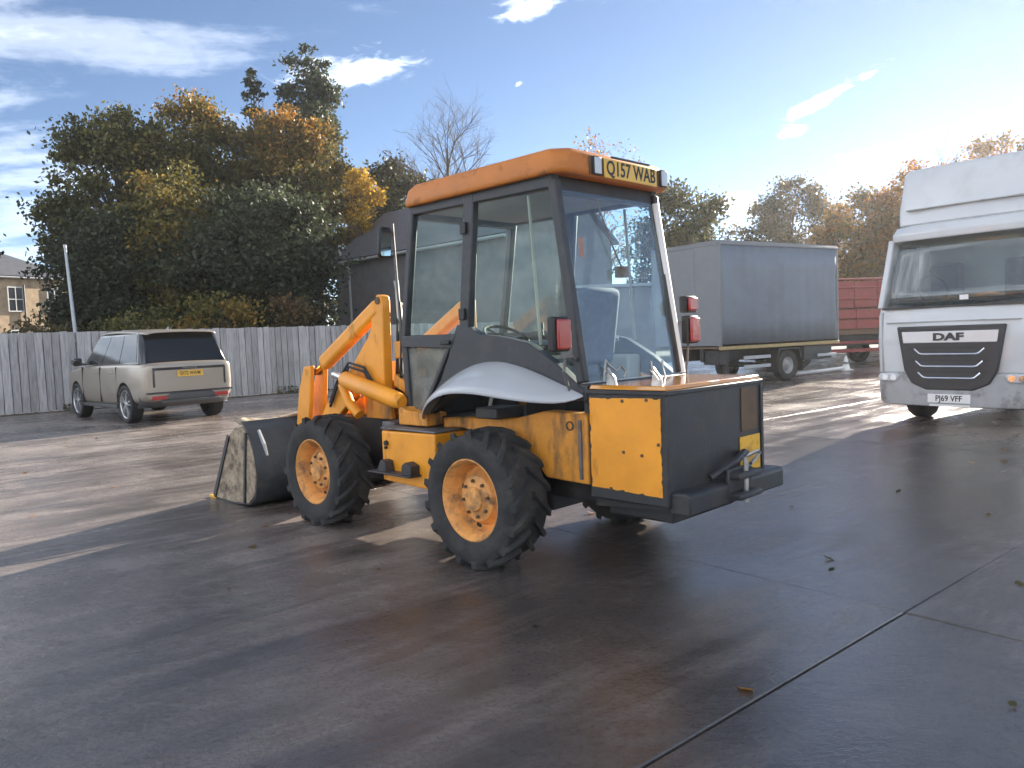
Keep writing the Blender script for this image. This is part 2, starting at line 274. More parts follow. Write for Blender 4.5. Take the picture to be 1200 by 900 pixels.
# ------------------------------------------------------------------ mesh helpers
class MB:
    def __init__(s): s.v = []; s.f = []
    def raw(s, v, f):
        k = len(s.v); s.v += [tuple(q) for q in v]; s.f += [tuple(i+k for i in q) for q in f]; return s
    def box(s, x0, x1, y0, y1, z0, z1):
        return s.raw([(x0, y0, z0), (x1, y0, z0), (x1, y1, z0), (x0, y1, z0), (x0, y0, z1), (x1, y0, z1), (x1, y1, z1), (x0, y1, z1)],
                     [(0, 3, 2, 1), (4, 5, 6, 7), (0, 1, 5, 4), (1, 2, 6, 5), (2, 3, 7, 6), (3, 0, 4, 7)])
    def hexa(s, v): return s.raw(v, [(0, 3, 2, 1), (4, 5, 6, 7), (0, 1, 5, 4), (1, 2, 6, 5), (2, 3, 7, 6), (3, 0, 4, 7)])
    def prism(s, poly, a, b, axis='y'):
        n = len(poly)
        mk = {'y': lambda p, t: (p[0], t, p[1]), 'x': lambda p, t: (t, p[0], p[1]), 'z': lambda p, t: (p[0], p[1], t)}[axis]
        return s.raw([mk(p, a) for p in poly]+[mk(p, b) for p in poly], [tuple(range(n)), tuple(range(2*n-1, n-1, -1))]+[(i, (i+1) % n, n+(i+1) % n, n+i) for i in range(n)])
    def bar(s, p, q, w, y0, y1):      # bar in the xz plane
        p = Vector(p); q = Vector(q); d = (q-p).normalized(); n = Vector((-d.y, d.x))*w/2
        return s.prism([tuple(p+n), tuple(q+n), tuple(q-n), tuple(p-n)], y0, y1)
    def tube(s, pts, r, n=10, caps=True):
        pts = [Vector(p) for p in pts]; rs = r if isinstance(r, (list, tuple)) else [r]*len(pts)
        k = len(s.v); prev = None
        for i, p in enumerate(pts):
            t = (pts[min(i+1, len(pts)-1)]-pts[max(i-1, 0)]).normalized()
            if prev is None: u = t.orthogonal().normalized()
            else: u = (prev-t*prev.dot(t)); u = u.normalized() if u.length > 1e-6 else t.orthogonal().normalized()
            prev = u; vv = t.cross(u)
            for j in range(n):
                a = 2*pi*j/n; s.v.append(tuple(p+(u*math.cos(a)+vv*math.sin(a))*rs[i]))
        for i in range(len(pts)-1):
            for j in range(n): s.f.append((k+i*n+j, k+i*n+(j+1) % n, k+(i+1)*n+(j+1) % n, k+(i+1)*n+j))
        if caps: s.f.append(tuple(k+j for j in range(n-1, -1, -1))); e = k+(len(pts)-1)*n; s.f.append(tuple(e+j for j in range(n)))
        return s
    def cyl(s, p, q, r, n=16): return s.tube([p, q], r, n)
    def lathe(s, prof, c=(0, 0, 0), n=40):     # around the y axis: (radius, y)
        k = len(s.v)
        for rr, y in prof:
            for j in range(n): a = 2*pi*j/n; s.v.append((c[0]+rr*math.cos(a), c[1]+y, c[2]+rr*math.sin(a)))
        m = len(prof)
        for i in range(m-1):
            for j in range(n): s.f.append((k+i*n+j, k+i*n+(j+1) % n, k+(i+1)*n+(j+1) % n, k+(i+1)*n+j))
        if prof[0][0] > 1e-4 and False: pass
        return s
    def grid(s, rows, closed=False):
        k = len(s.v); m = len(rows[0])
        for r in rows: s.v += [tuple(q) for q in r]
        for i in range(len(rows)-1):
            for j in range(m-1 if not closed else m): s.f.append((k+i*m+j, k+i*m+(j+1) % m, k+(i+1)*m+(j+1) % m, k+(i+1)*m+j))
        return s
    def mirror_y(s):
        k = len(s.v); n = len(s.f); s.v += [(x, -y, z) for x, y, z in s.v[:k]]; s.f += [tuple(i+k for i in reversed(q)) for q in s.f[:n]]; return s
    def mesh(s, name):
        me = bpy.data.meshes.new(name); me.from_pydata(s.v, [], s.f); bm = bmesh.new(); bm.from_mesh(me)
        bmesh.ops.recalc_face_normals(bm, faces=bm.faces); bm.to_mesh(me); bm.free(); return me
    def build(s, name, m, parent=None, bevel=0., smooth=False, sub=0, solid=0., angle=40, seg=2):
        return finish(bpy.data.objects.new(name, s.mesh(name)), m, parent, bevel, smooth, sub, solid, angle, seg)
def finish(o, m, parent=None, bevel=0., smooth=False, sub=0, solid=0., angle=40, seg=2):
    COL.objects.link(o); o.data.materials.clear(); o.data.materials.append(M[m] if isinstance(m, str) else m)
    if parent: o.parent = parent
    if solid: q = o.modifiers.new('solid', 'SOLIDIFY'); q.thickness = solid; q.offset = 0
    if bevel: q = o.modifiers.new('bevel', 'BEVEL'); q.width = bevel; q.segments = seg; q.limit_method = 'ANGLE'; q.angle_limit = math.radians(35); q.harden_normals = False
    if sub: q = o.modifiers.new('sub', 'SUBSURF'); q.levels = q.render_levels = sub
    if smooth or bevel or sub:
        o.data.polygons.foreach_set('use_smooth', [True]*len(o.data.polygons))
        if not sub: o.data.set_sharp_from_angle(angle=math.radians(angle))
    return o
def thing(name, label, cat, loc=(0, 0, 0), rz=0., group=None):
    o = bpy.data.objects.new(name, None); COL.objects.link(o); o.location = loc; o.rotation_euler = (0, 0, rz); o.empty_display_size = .2
    return tag(o, label, cat, group)
def tag(o, label=None, cat=None, group=None, kind=None):
    for k, v in (('label', label), ('category', cat), ('group', group), ('kind', kind)):
        if v: o[k] = v
    return o
def part(name, parent, loc, rot=(0, 0, 0), scale=(1, 1, 1)):
    o = bpy.data.objects.new(name, None); COL.objects.link(o); o.parent = parent; o.location = loc; o.rotation_euler = rot; o.scale = scale; return o
def bake(o):       # apply modifiers
    dg = bpy.context.evaluated_depsgraph_get(); me = bpy.data.meshes.new_from_object(o.evaluated_get(dg)); o.modifiers.clear(); o.data = me; return o
def cut(o, cutter):
    q = o.modifiers.new('b', 'BOOLEAN'); q.operation = 'DIFFERENCE'; q.object = cutter; q.solver = 'EXACT'
    bpy.context.view_layer.update(); bake(o)
def text(name, body, size, m, parent, X, Y, loc, ext=.002, sx=1., bold=0., space=1.):
    cu = bpy.data.curves.new(name, 'FONT'); cu.body = body; cu.size = size; cu.extrude = ext; cu.offset = bold; cu.align_x = 'CENTER'; cu.align_y = 'CENTER'; cu.resolution_u = 3; cu.space_character = space
    t = bpy.data.objects.new(name, cu); COL.objects.link(t); dg = bpy.context.evaluated_depsgraph_get(); me = bpy.data.meshes.new_from_object(t.evaluated_get(dg))
    bpy.data.objects.remove(t); o = bpy.data.objects.new(name, me); COL.objects.link(o); me.materials.clear(); me.materials.append(M[m])
    X = Vector(X); Y = Vector(Y); Z = X.cross(Y); o.parent = parent
    o.matrix_local = Matrix(((X.x*sx, Y.x, Z.x, loc[0]), (X.y*sx, Y.y, Z.y, loc[1]), (X.z*sx, Y.z, Z.z, loc[2]), (0, 0, 0, 1)))
    return o

# ================================================================== GROUND
g = MB().box(-1200, 1200, -1200, 1200, -1.0, -.03).build('ground', 'earth'); tag(g, kind='structure')
ANG = math.radians(40); U = Vector((math.cos(ANG), math.sin(ANG), 0)); V = Vector((-math.sin(ANG), math.cos(ANG), 0)); O0 = Vector((1.98, 3.92, 0))
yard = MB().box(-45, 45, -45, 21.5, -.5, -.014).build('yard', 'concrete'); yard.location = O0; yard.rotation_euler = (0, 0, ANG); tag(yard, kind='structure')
SU, SV = 5.6, 5.2
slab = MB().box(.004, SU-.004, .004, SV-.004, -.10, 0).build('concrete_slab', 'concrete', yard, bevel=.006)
slab.location = (0, 0, 0)
for i in range(-6, 7):
    for j in range(-5, 4):
        if i == 0 and j == 0: continue
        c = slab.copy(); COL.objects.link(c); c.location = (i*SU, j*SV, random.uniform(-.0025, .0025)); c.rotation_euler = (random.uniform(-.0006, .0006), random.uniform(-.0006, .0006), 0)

# ================================================================== LOADER
LD = thing('wheeled_loader', 'yellow wheel loader with glazed cab and black rear box in the middle of the yard', 'loader', (.3241, 5.5997, 0), .7812+pi/2)
def build_loader(R):
    TR = .458
    # ---- wheels
    def tyre_mb():
        m = MB().lathe([(.262, .125), (.275, .15), (.33, .168), (.39, .166), (.418, .150), (.424, .125), (.426, 0), (.424, -.125), (.418, -.150), (.39, -.166), (.33, -.168), (.275, -.15), (.262, -.125), (.25, 0), (.262, .125)], n=48)
        nl = 17
        for k in range(nl):
            for sgn in (1, -1):
                a0 = 2*pi*(k+(0 if sgn > 0 else .5))/nl; rows = []
                for t in (0, .35, .7, 1.):
                    y = sgn*(.012+.15*t); a = a0+.33*t; hw = .042+.018*t; r0 = .415 if t < .9 else .39; r1 = TR if t < .9 else .446
                    rows.append([(rr*math.cos(a+d), y, rr*math.sin(a+d)) for rr, d in ((r0, -hw*1.3), (r1, -hw*.8), (r1, hw*.8), (r0, hw*1.3))])
                m.grid(rows, True); b = len(m.v)-16; m.f.append((b, b+1, b+2, b+3)); m.f.append((b+12, b+15, b+14, b+13))
        return m
    tm = rm = None
    for (x, s) in ((0, 1), (1.945, 1), (0, -1), (1.945, -1)):
        wh = part('wheel', R, (x, .745*s, TR-.006), (0, random.uniform(0, 2), 0 if s > 0 else pi))
        if tm is None:
            t0 = tyre_mb().build('tyre', 'rubber', wh, smooth=True, angle=35); tm = t0.data
            r0 = MB().lathe([(.20, -.12), (.245, -.125), (.268, -.13), (.268, -.12), (.245, -.10), (.235, 0), (.245, .10), (.262, .118), (.275, .130), (.276, .142), (.262, .146), (.250, .132), (.236, .105), (.222, .07), (.214, .03), (.205, .015), (.185, .022), (.165, .05), (.150, .075), (.135, .082), (.10, .084), (.082, .095), (.075, .112), (.0, .116)], n=48)
            o = r0.build('rim', 'rim', wh, smooth=True, angle=30); rm = o.data
            b = MB()
            for k in range(8): a = 2*pi*k/8; b.cyl((.118*math.cos(a), .078, .118*math.sin(a)), (.118*math.cos(a), .10, .118*math.sin(a)), .012, 6)
            o = tag(b.build('wheel_nuts', 'rust', wh), kind='stuff'); bmx = o.data
            b = MB()
            for k in range(4): a = 2*pi*k/4+.4; b.cyl((.196*math.cos(a), .01, .196*math.sin(a)), (.196*math.cos(a), .024, .196*math.sin(a)), .021, 10)
            o = tag(b.build('rim_slots', 'ink', wh), kind='stuff'); hm = o.data
        else:
            for nm, d in (('tyre', tm), ('rim', rm), ('wheel_nuts', bmx), ('rim_slots', hm)):
                o = bpy.data.objects.new(nm, d); COL.objects.link(o); o.parent = wh
                if nm in ('wheel_nuts', 'rim_slots'): o['kind'] = 'stuff'
    # ---- chassis
    m = MB().box(-.70, 2.35, -.36, .36, .42, .86); m.cyl((0, -.62, TR), (0, .62, TR), .11); m.cyl((1.945, -.62, TR), (1.945, .62, TR), .10); m.box(-.2, .2, -.3, .3, .3, .5); m.box(1.75, 2.15, -.25, .25, .3, .5)
    m.build('chassis', 'steel_black', R, bevel=.012)
    for s in (1, -1):
        y0, y1 = sorted((.40*s, .53*s))
        m = MB().prism([(-.715, .57), (-.715, .985), (-.69, 1.01), (-.34, 1.01), (-.1, .955), (.50, .93), (.66, .925), (.66, .85), (.45, .86), (.1, .80), (-.2, .72), (-.36, .58)], y0, y1)
        m.build('side_panel', 'yellow_dirty', R, bevel=.012)
        y0, y1 = sorted((.528*s, .545*s)); m = MB().bar((-.66, .60), (-.66, .97), .02, y0, y1); m.build('panel_seam', 'grey_steel', R, bevel=.004)
        m = MB().lathe([(.030, 0), (.030, .008), (.022, .008), (.022, 0)], (-.575, .531*s if s > 0 else -.539, .93), 20); m.build('grab_ring', 'rust', R)
        # ---- tank boxes
        y0, y1 = sorted((.42*s, .75*s)); MB().prism([(.50, .425), (.50, .835), (1.14, .825), (1.14, .445)], y0, y1).build('tank', 'yellow', R, bevel=.014, seg=3)
        y0, y1 = sorted((.40*s, .752*s)); MB().box(.49, 1.15, y0, y1, .838, .852).build('tank_deck', 'grey_steel', R, bevel=.006)
        y0, y1 = sorted((.44*s, .64*s)); MB().prism([(.72, .864), (.72, .955), (.98, .975), (1.02, 1.0), (1.06, .99), (1.06, .864)], y0, y1).build('hinge_block', 'yellow_dirty', R, bevel=.01)
        y0, y1 = sorted((.745*s, .77*s)); MB().cyl((1.07, y0, .735), (1.07, y1, .735), .02).cyl((1.075, y0, .70), (1.075, y1, .70), .011).build('filler_lock', 'ink', R)
        a, b = .752*s, .865*s; y0, y1 = sorted((a, b))
        m = MB().box(.66, 1.18, y0, y1, .520, .534); y2, y3 = sorted((.752*s, .835*s)); m.prism([(.68, .53), (.68, .60), (.75, .625), (.79, .60), (.80, .53)], y2, y3); m.prism([(.98, .53), (1.0, .61), (1.05, .62), (1.10, .53)], y2, y3)
        m.build('step', 'steel_black', R, bevel=.006)
        MB().box(1.18, 1.34, *sorted((.36*s, .60*s)), .50, .87).build('side_bracket', 'grey_steel', R, bevel=.01)
        MB().box(-.05, .16, *sorted((.40*s, .66*s)), .955, 1.03).build('fender_bracket', 'steel_black', R, bevel=.01)
    # ---- cab
    cab = part('cab', R, (0, 0, 0))
    FT, FM, FB = (.905, 2.47), (1.075, 1.50), (1.045, .93)
    BT, BM = (.255, 2.50), (.365, 1.53)
    RT, RB = (-.505, 2.46), (-.69, 1.20)
    for s in (1, -1):
        y0, y1 = sorted((.495*s, .555*s))
        MB().bar(FT, FM, .06, y0, y1).bar((1.075, 1.54), FB, .06, *sorted((.497*s, .553*s))).build('front_post', 'cabgrey', cab, bevel=.012)
        MB().bar(BT, BM, .105, y0, y1).build('centre_post', 'cabgrey', cab, bevel=.012)
        MB().bar(RT, RB, .065, y0, y1).build('rear_post', 'cabgrey', cab, bevel=.012)
        MB().prism([(.94, 2.50), (.93, 2.43), (-.50, 2.41), (-.53, 2.50)], *sorted((.492*s, .552*s))).build('top_rail', 'cabgrey', cab, bevel=.01)
        # quarter panel under the rear side window, following the wheel arch
        q = [(.43, 1.60), (.31, 1.58), (.20, 1.525), (0, 1.505), (-.26, 1.455), (-.50, 1.32), (-.66, 1.20), (-.72, 1.15), (-.70, 1.10), (-.50, 1.17), (-.23, 1.25), (.09, 1.30), (.358, 1.25), (.60, 1.08), (.79, .92), (.90, .92), (.80, 1.02), (.64, 1.20), (.535, 1.38), (.49, 1.50)]
        MB().prism(q, *sorted((.49*s, .558*s))).build('quarter_panel', 'cabgrey', cab, bevel=.008)
        # door: waist rail, lower frame, panes
        d = part('door', cab, (0, 0, 0))
        MB().prism([(.44, 1.535), (1.07, 1.535), (1.08, 1.45), (.50, 1.43)], *sorted((.50*s, .562*s))).bar((.86, .945), (1.05, .945), .05, *sorted((.50*s, .56*s))).bar((.535, 1.44), (.87, .95), .035, *sorted((.50*s, .560*s))).build('door_frame', 'cabgrey', d, bevel=.008)
        MB().prism([(.325, 2.42), (.89, 2.42), (1.045, 1.54), (.43, 1.54)], *sorted((.522*s, .528*s))).build('upper_pane', 'glass', d)
        MB().prism([(.56, 1.43), (1.05, 1.44), (1.02, .97), (.87, .97)], *sorted((.522*s, .528*s))).build('lower_pane', 'lowglass', d)
        MB().box(.50, .60, *sorted((.562*s, .585*s)), 1.46, 1.49).build('door_handle', 'ink', d, bevel=.006)
        MB().box(.28, .34, *sorted((.555*s, .575*s)), 2.22, 2.30).build('hinge', 'ink', d, bevel=.005); MB().box(.33, .39, *sorted((.555*s, .575*s)), 1.63, 1.71).build('hinge', 'ink', d, bevel=.005)
        MB().prism([(.20, 2.42), (-.475, 2.40), (-.645, 1.23), (-.48, 1.335), (-.24, 1.465), (0, 1.515), (.20, 1.535), (.305, 1.585)], *sorted((.520*s, .527*s))).build('side_window', 'glass', cab)
        # inner opening-window frame bar
        MB().bar((-.27, 2.40), (-.33, 1.44), .012, *sorted((.50*s, .518*s))).build('window_edge', 'beige', cab)
    # front & rear frames
    def sl(p, q, t): return (p[0]+(q[0]-p[0])*t, p[1]+(q[1]-p[1])*t)
    MB().box(.86, .935, -.494, .494, 2.40, 2.47).build('front_header', 'cabgrey', cab, bevel=.008)
    MB().prism([(1.06, 1.46), (1.06, 1.54), (1.10, 1.54), (1.10, 1.46)], -.494, .494).build('front_crossbar', 'cabgrey', cab, bevel=.006)
    MB().raw([(.895, -.49, 2.42), (.895, .49, 2.42), (1.07, .49, 1.52), (1.07, -.49, 1.52)], [(0, 1, 2, 3)]).build('windscreen', 'glass', cab, solid=.005)
    MB().raw([(1.07, -.49, 1.46), (1.07, .49, 1.46), (1.04, .49, .96), (1.04, -.49, .96)], [(0, 1, 2, 3)]).build('lower_windscreen', 'lowglass', cab, solid=.005)
    MB().hexa([(-.52, -.492, 2.38), (-.46, -.492, 2.38), (-.46, .492, 2.38), (-.52, .492, 2.38), (-.51, -.492, 2.49), (-.45, -.492, 2.49), (-.45, .492, 2.49), (-.51, .492, 2.49)]).build('rear_header', 'cabgrey', cab, bevel=.008)
    MB().box(-.735, -.62, -.55, .55, 1.09, 1.195).build('rear_sill', 'cabgrey', cab, bevel=.008)
    rw = MB().raw([(-.525, -.49, 2.40), (-.525, .49, 2.40), (-.70, .49, 1.19), (-.70, -.49, 1.19)], [(0, 1, 2, 3)]).build('rear_window', 'rearglass', cab, solid=.006)
    MB().tube([(-.535, -.515, 2.40), (-.712, -.53, 1.20)], .026, 8).build('sunlit_edge_strip', 'whiteplastic', cab)  # white strip painted in for the sunlit edge of the right rear post
    MB().tube([(-.56, .18, 2.36), (-.60, .10, 2.10), (-.625, .02, 1.93)], .006, 6).box(-.66, -.60, -.01, .06, 1.86, 1.93).build('rear_wiper', 'grey_steel', cab)
    # floor, bulkhead, headlining
    MB().box(-.66, 1.03, -.488, .488, .885, .93).box(-.70, -.66, -.488, .488, .90, 1.12).build('cab_floor', 'cabgrey', cab)
    MB().box(-.45, .84, -.488, .488, 2.44, 2.465).build('headlining', 'liner', cab)
    # ---- interior
    st = part('seat', cab, (0, 0, 0))
    MB().box(-.32, .18, -.24, .24, 1.20, 1.32).build('cushion', 'seat', st, bevel=.04, seg=3)
    MB().hexa([(-.36, -.235, 1.28), (-.25, -.235, 1.28), (-.25, .235, 1.28), (-.36, .235, 1.28), (-.47, -.20, 1.80), (-.37, -.20, 1.82), (-.37, .20, 1.82), (-.47, .20, 1.80)]).build('backrest', 'seat', st, bevel=.05, seg=3)
    MB().box(-.25, .12, -.2, .2, .93, 1.22).build('pedestal', 'ink', st)
    for s in (1, -1): MB().box(-.34, -.02, *sorted((.25*s, .31*s)), 1.43, 1.47).build('armrest', 'seat', st, bevel=.012)
    ring = [(.50+.17*math.cos(a)*.85, .19*math.sin(a), 1.50+.17*math.cos(a)*.5) for a in [2*pi*k/28 for k in range(29)]]
    sw = MB().tube(ring, .013, 6, False); c = (.50, 0, 1.475)
    for a in (.5, 2.6, 4.7): sw.tube([c, (.50+.145*math.cos(a), .19*math.sin(a), 1.50+.085*math.cos(a))], .010, 6)
    sw.build('steering_wheel', 'ink', cab, smooth=True)
    MB().tube([(.50, 0, 1.475), (.72, 0, 1.05), (.78, 0, .94)], [.035, .05, .07], 10).box(.52, .78, -.16, .16, 1.28, 1.36).build('steering_column', 'cabgrey', cab, bevel=.01)
    MB().prism([(.80, .93), (.80, 1.28), (.86, 1.36), (.98, 1.36), (1.02, .93)], -.42, .42).build('dashboard', 'cabgrey', cab, bevel=.015)
    MB().box(-.40, .62, -.48, -.33, .93, 1.34).build('side_console', 'beige', cab, bevel=.02)
    for x, y in ((.35, -.40), (.45, -.40), (.25, -.38)): MB().tube([(x, y, 1.33), (x+.05, y, 1.56)], .008, 6).tube([(x+.05, y, 1.55), (x+.055, y, 1.60)], .02, 8).build('lever', 'ink', cab)
    MB().tube([(.42, .30, .93), (.30, .31, 1.25), (.34, .31, 1.42)], [.014, .012, .012], 6).build('park_brake', 'whiteplastic', cab)
    MB().raw([(-.34, .06, 2.15), (-.34, .11, 2.15), (-.345, .11, 2.02), (-.345, .06, 2.02)], [(0, 1, 2, 3)]).build('hanging_tag', 'tag', cab, solid=.004)
    # ---- roof
    rf = part('roof', R, (0, 0, 0))
    def ringz(z, x0, x1, hw, c):
        return [(x0+c, -hw, z), (x0, -hw+c, z), (x0, hw-c, z), (x0+c, hw, z), (x1-c, hw, z), (x1, hw-c, z), (x1, -hw+c, z), (x1-c, -hw, z)]
    rows = [ringz(2.49, -.56, .92, .55, .05), ringz(2.485, -.62, .965, .598, .07), ringz(2.515, -.632, .972, .604, .07), ringz(2.60, -.63, .955, .592, .08), ringz(2.645, -.60, .92, .560, .10), ringz(2.672, -.50, .80, .46, .14), ringz(2.684, -.2, .5, .2, .1)]
    m = MB(); m.grid(rows, True); b = len(m.v); m.f.append(tuple(range(b-8, b))); m.f.append(tuple(range(7, -1, -1)))
    m.build('roof_shell', 'roof_orange', rf, bevel=.014, seg=3, angle=50)
    m = MB().box(-.642, -.628, -.515, .335, 2.497, 2.612).build('lamp_panel', 'rust', rf, bevel=.01)
    for y in (.275, -.455):
        lm = MB().box(-.658, -.640, y-.042, y+.042, 2.49, 2.61).build('work_lamp', 'ink', rf, bevel=.014, seg=3)
        MB().box(-.663, -.657, y-.033, y+.033, 2.50, 2.60).build('lens', 'lampglass', lm, bevel=.01)
    pl = MB().box(-.655, -.645, -.37, .205, 2.486, 2.606).build('number_plate', 'plate_y', rf, bevel=.004)
    text('plate_text', 'Q157 WAB', .128, 'ink', pl, (0, -1, 0), (0, 0, 1), (-.656, -.0825, 2.546), .001, .86, .0022)
    MB().box(-.655, -.64, -.29, .12, 2.618, 2.628).build('plate_bracket', 'steel_black', rf)
    # ---- fenders
    inn = [(.83, .555, .90), (.72, .556, 1.0), (.60, .558, 1.11), (.48, .558, 1.205), (.358, .56, 1.275), (.22, .56, 1.325), (.09, .56, 1.34), (-.07, .56, 1.333), (-.23, .56, 1.295), (-.38, .56, 1.25), (-.52, .56, 1.20), (-.65, .558, 1.152), (-.72, .556, 1.12)]
    k = len(inn)
    for s in (1, -1):
        rows = []
        for t in (0, .12, .35, .62, .85, .95, 1.0, 1.0):
            row = []
            for i, (x, y, z) in enumerate(inn):
                u = i/(k-1); wd = .012+.33*math.sin(pi*min(1, max(0, (u-.0)/.96)))**.75 if u < .96 else .012
                drop = .16*math.sin(pi*u)**.8*(t**1.7)
                row.append((x-(.02*t)*math.sin(pi*u), (y+wd*t)*s, z-drop))
            rows.append(row)
        rows[-1] = [(x, y, z-.035*math.sin(pi*i/(k-1))**.5) for i, (x, y, z) in enumerate(rows[-2])]
        MB().grid(rows).build('fender', 'fender', R, smooth=True, solid=.008, sub=1)
        rows = [[(x-.01, .50*s, z-.07) for x, y, z in inn[2:-4]], [(x-.01, .70*s, z-.13) for x, y, z in inn[2:-4]]]
        MB().grid(rows).build('fender_liner', 'steel_black', R, smooth=True, solid=.01)
    # ---- rear box
    bx = part('rear_box', R, (0, 0, 0))
    m = MB().box(-1.302, -.735, -.545, .545, .50, 1.160).build('box_shell', 'steel_black', bx, bevel=.012)
    MB().box(-1.312, -.728, -.555, .555, 1.135, 1.162).build('top_rim', 'steel_black', bx, bevel=.006)
    MB().hexa([(-1.30, -.545, 1.164), (-.745, -.545, 1.164), (-.745, .545, 1.164), (-1.30, .545, 1.164), (-1.29, -.53, 1.19), (-.75, -.53, 1.19), (-.75, .53, 1.19), (-1.29, .53, 1.19)]).build('lid', 'yellow_gloss', bx, bevel=.006)
    for s in (1, -1):
        random.seed(5); pts = []
        def edge(a, b, n):
            for i in range(n):
                t = (i+random.uniform(-.3, .3)*(i > 0))/n; ch = random.choice((0, 0, 0, 0, .002, .004, .010)) if i else 0; x, z = a[0]+(b[0]-a[0])*t, a[1]+(b[1]-a[1])*t
                cxx, czz = -1.005, .84; l = math.hypot(cxx-x, czz-z); pts.append((x+(cxx-x)/l*ch, z+(czz-z)/l*ch))
        cs = [(-.752, .573), (-.752, 1.112), (-1.262, 1.122), (-1.262, .558)]
        for a, b in zip(cs, cs[1:]+cs[:1]): edge(a, b, 26)
        MB().prism(pts, *sorted((.5455*s, .5505*s))).build('side_plate', 'yellow', bx)
        m = MB()
        for x, z in ((-1.0, .80), (-1.13, .79), (-1.0, 1.10), (-1.245, .86), (-1.17, 1.11), (-.90, .575)): m.cyl((x, .5505*s, z), (x, .556*s, z), .010, 8)
        tag(m.build('bolts', 'rust', bx), kind='stuff')
    MB().box(-1.310, -1.3035, -.50, -.245, .585, .812).build('marker_plate', 'hivis', bx, bevel=.003)
    MB().box(-1.309, -1.3035, -.47, -.27, .845, 1.12).build('rear_strip', 'rust', bx, bevel=.003)
    MB().box(-1.315, -1.3035, -.545, -.515, .51, 1.13).build('edge_trim', 'steel_black', bx, bevel=.004)
    # hinge hook handles on the lid
    for x, y in ((-1.16, .42), (-.86, .46)):
        MB().tube([(x-.03, y, 1.185), (x-.02, y, 1.225), (x+.03, y, 1.285), (x+.045, y, 1.27)], .010, 6).prism([(x-.035, 1.18), (x+.05, 1.18), (x+.035, 1.265)], y-.012, y-.006).build('lid_latch', 'steel', bx)
    MB().tube([(-.70, .34, 1.20), (-.71, .33, 1.30), (-.715, .33, 1.33), (-.72, .31, 1.30), (-.735, .25, 1.26), (-.74, .21, 1.29), (-.745, .17, 1.25), (-.75, .2, 1.215)], .007, 6).build('latch_hook', 'steel', bx, smooth=True)
    for y in (-.12, -.25): MB().tube([(-.76, y, 1.19), (-.745, y, 1.25), (-.73, y-.015, 1.30)], .007, 6).build('lid_rod', 'steel', bx)
    # ---- bumper and hitch
    MB().prism([(-1.42, .465), (-1.42, .575), (-1.40, .59), (-1.285, .59), (-1.285, .465)], -.60, .52).build('rear_bumper', 'steel_black', R, bevel=.015, seg=3)
    MB().prism([(-1.29, .47), (-.70, .43), (-.70, .50), (-1.29, .50)], -.45, .45).build('under_frame', 'steel_black', R)
    h = MB().box(-1.50, -1.40, -.16, .10, .49, .53).box(-1.50, -1.40, -.16, .10, .61, .65).box(-1.43, -1.40, -.17, .11, .47, .67).build('tow_jaw', 'steel_black', R, bevel=.012)
    MB().cyl((-1.46, -.03, .46), (-1.46, -.03, .73), .017, 10).build('tow_pin', 'steel', h)
    m = MB().tube([(-1.33, .15, .62), (-1.37, .08, .66), (-1.38, -.05, .69), (-1.36, -.2, .73), (-1.33, -.28, .71)], .022, 8).build('tow_hook', 'steel_black', R, smooth=True)
    MB().tube([(-1.36, -.22, .70), (-1.40, -.30, .73), (-1.38, -.36, .71), (-1.36, -.33, .67), (-1.38, -.24, .655)], .012, 6).build('hook_eye', 'steel', R, smooth=True)
    # counterweight below
    MB().box(-1.2, -.72, -.35, .35, .36, .47).build('ballast', 'steel_black', R, bevel=.015)
    # ---- tail lamps
    def lamp(y, z0, z1, name='tail_lamp'):
        t = MB().box(-.735, -.675, y-.072, y+.072, z0, z1).build(name, 'ink', R, bevel=.014, seg=3)
        MB().box(-.758, -.736, y-.058, y+.058, z0+.014, z1-.014).build('lens', 'red', t, bevel=.016, seg=3); return t
    t = lamp(.755, 1.40, 1.605)
    MB().tube([(-.66, .56, 1.34), (-.69, .66, 1.40), (-.70, .70, 1.44)], .012, 6).box(-.70, -.65, .63, .68, 1.36, 1.52).tube([(-.64, .60, 1.16), (-.67, .68, 1.28), (-.68, .66, 1.42)], .009, 6).build('bracket', 'grey_steel', t)
    t = lamp(-.66, 1.40, 1.60); lamp(-.64, 1.62, 1.74)
    MB().tube([(-.69, -.62, 1.17), (-.70, -.64, 1.42)], .009, 6).tube([(-.66, -.55, 1.55), (-.69, -.58, 1.55)], .012, 6).build('bracket', 'grey_steel', t)
    # ---- loader arms
    for s in (1, -1):
        arm = part('loader_arm', R, (0, 0, 0))
        y0, y1 = sorted((.425*s, .51*s))
        MB().prism([(1.385, 1.83), (1.40, 1.87), (1.455, 1.88), (1.545, 1.78), (1.555, 1.615), (1.60, 1.545), (1.90, 1.27), (1.97, 1.225), (1.93, 1.19), (1.50, 1.10), (1.405, 1.08)], y0, y1).build('pivot_plate', 'yellow', arm, bevel=.01)
        y0, y1 = sorted((.415*s, .520*s)); MB().bar((1.47, 1.79), (2.37, 1.32), .135, y0, y1).build('tilt_ram', 'yellow', arm, bevel=.035, seg=3)
        ym = .467*s; MB().cyl((2.33, ym, 1.345), (2.52, ym, 1.245), .024, 10).build('ram_rod', 'chrome', arm)
        MB().prism([(2.45, 1.31), (2.57, 1.30), (2.68, 1.06), (2.74, .80), (2.90, .36), (2.78, .29), (2.56, .72), (2.49, 1.0)], *sorted((.375*s, .42*s))).prism([(2.45, 1.31), (2.57, 1.30), (2.68, 1.06), (2.74, .80), (2.90, .36), (2.78, .29), (2.56, .72), (2.49, 1.0)], *sorted((.515*s, .56*s))).build('bucket_link', 'yellow', arm, bevel=.008)
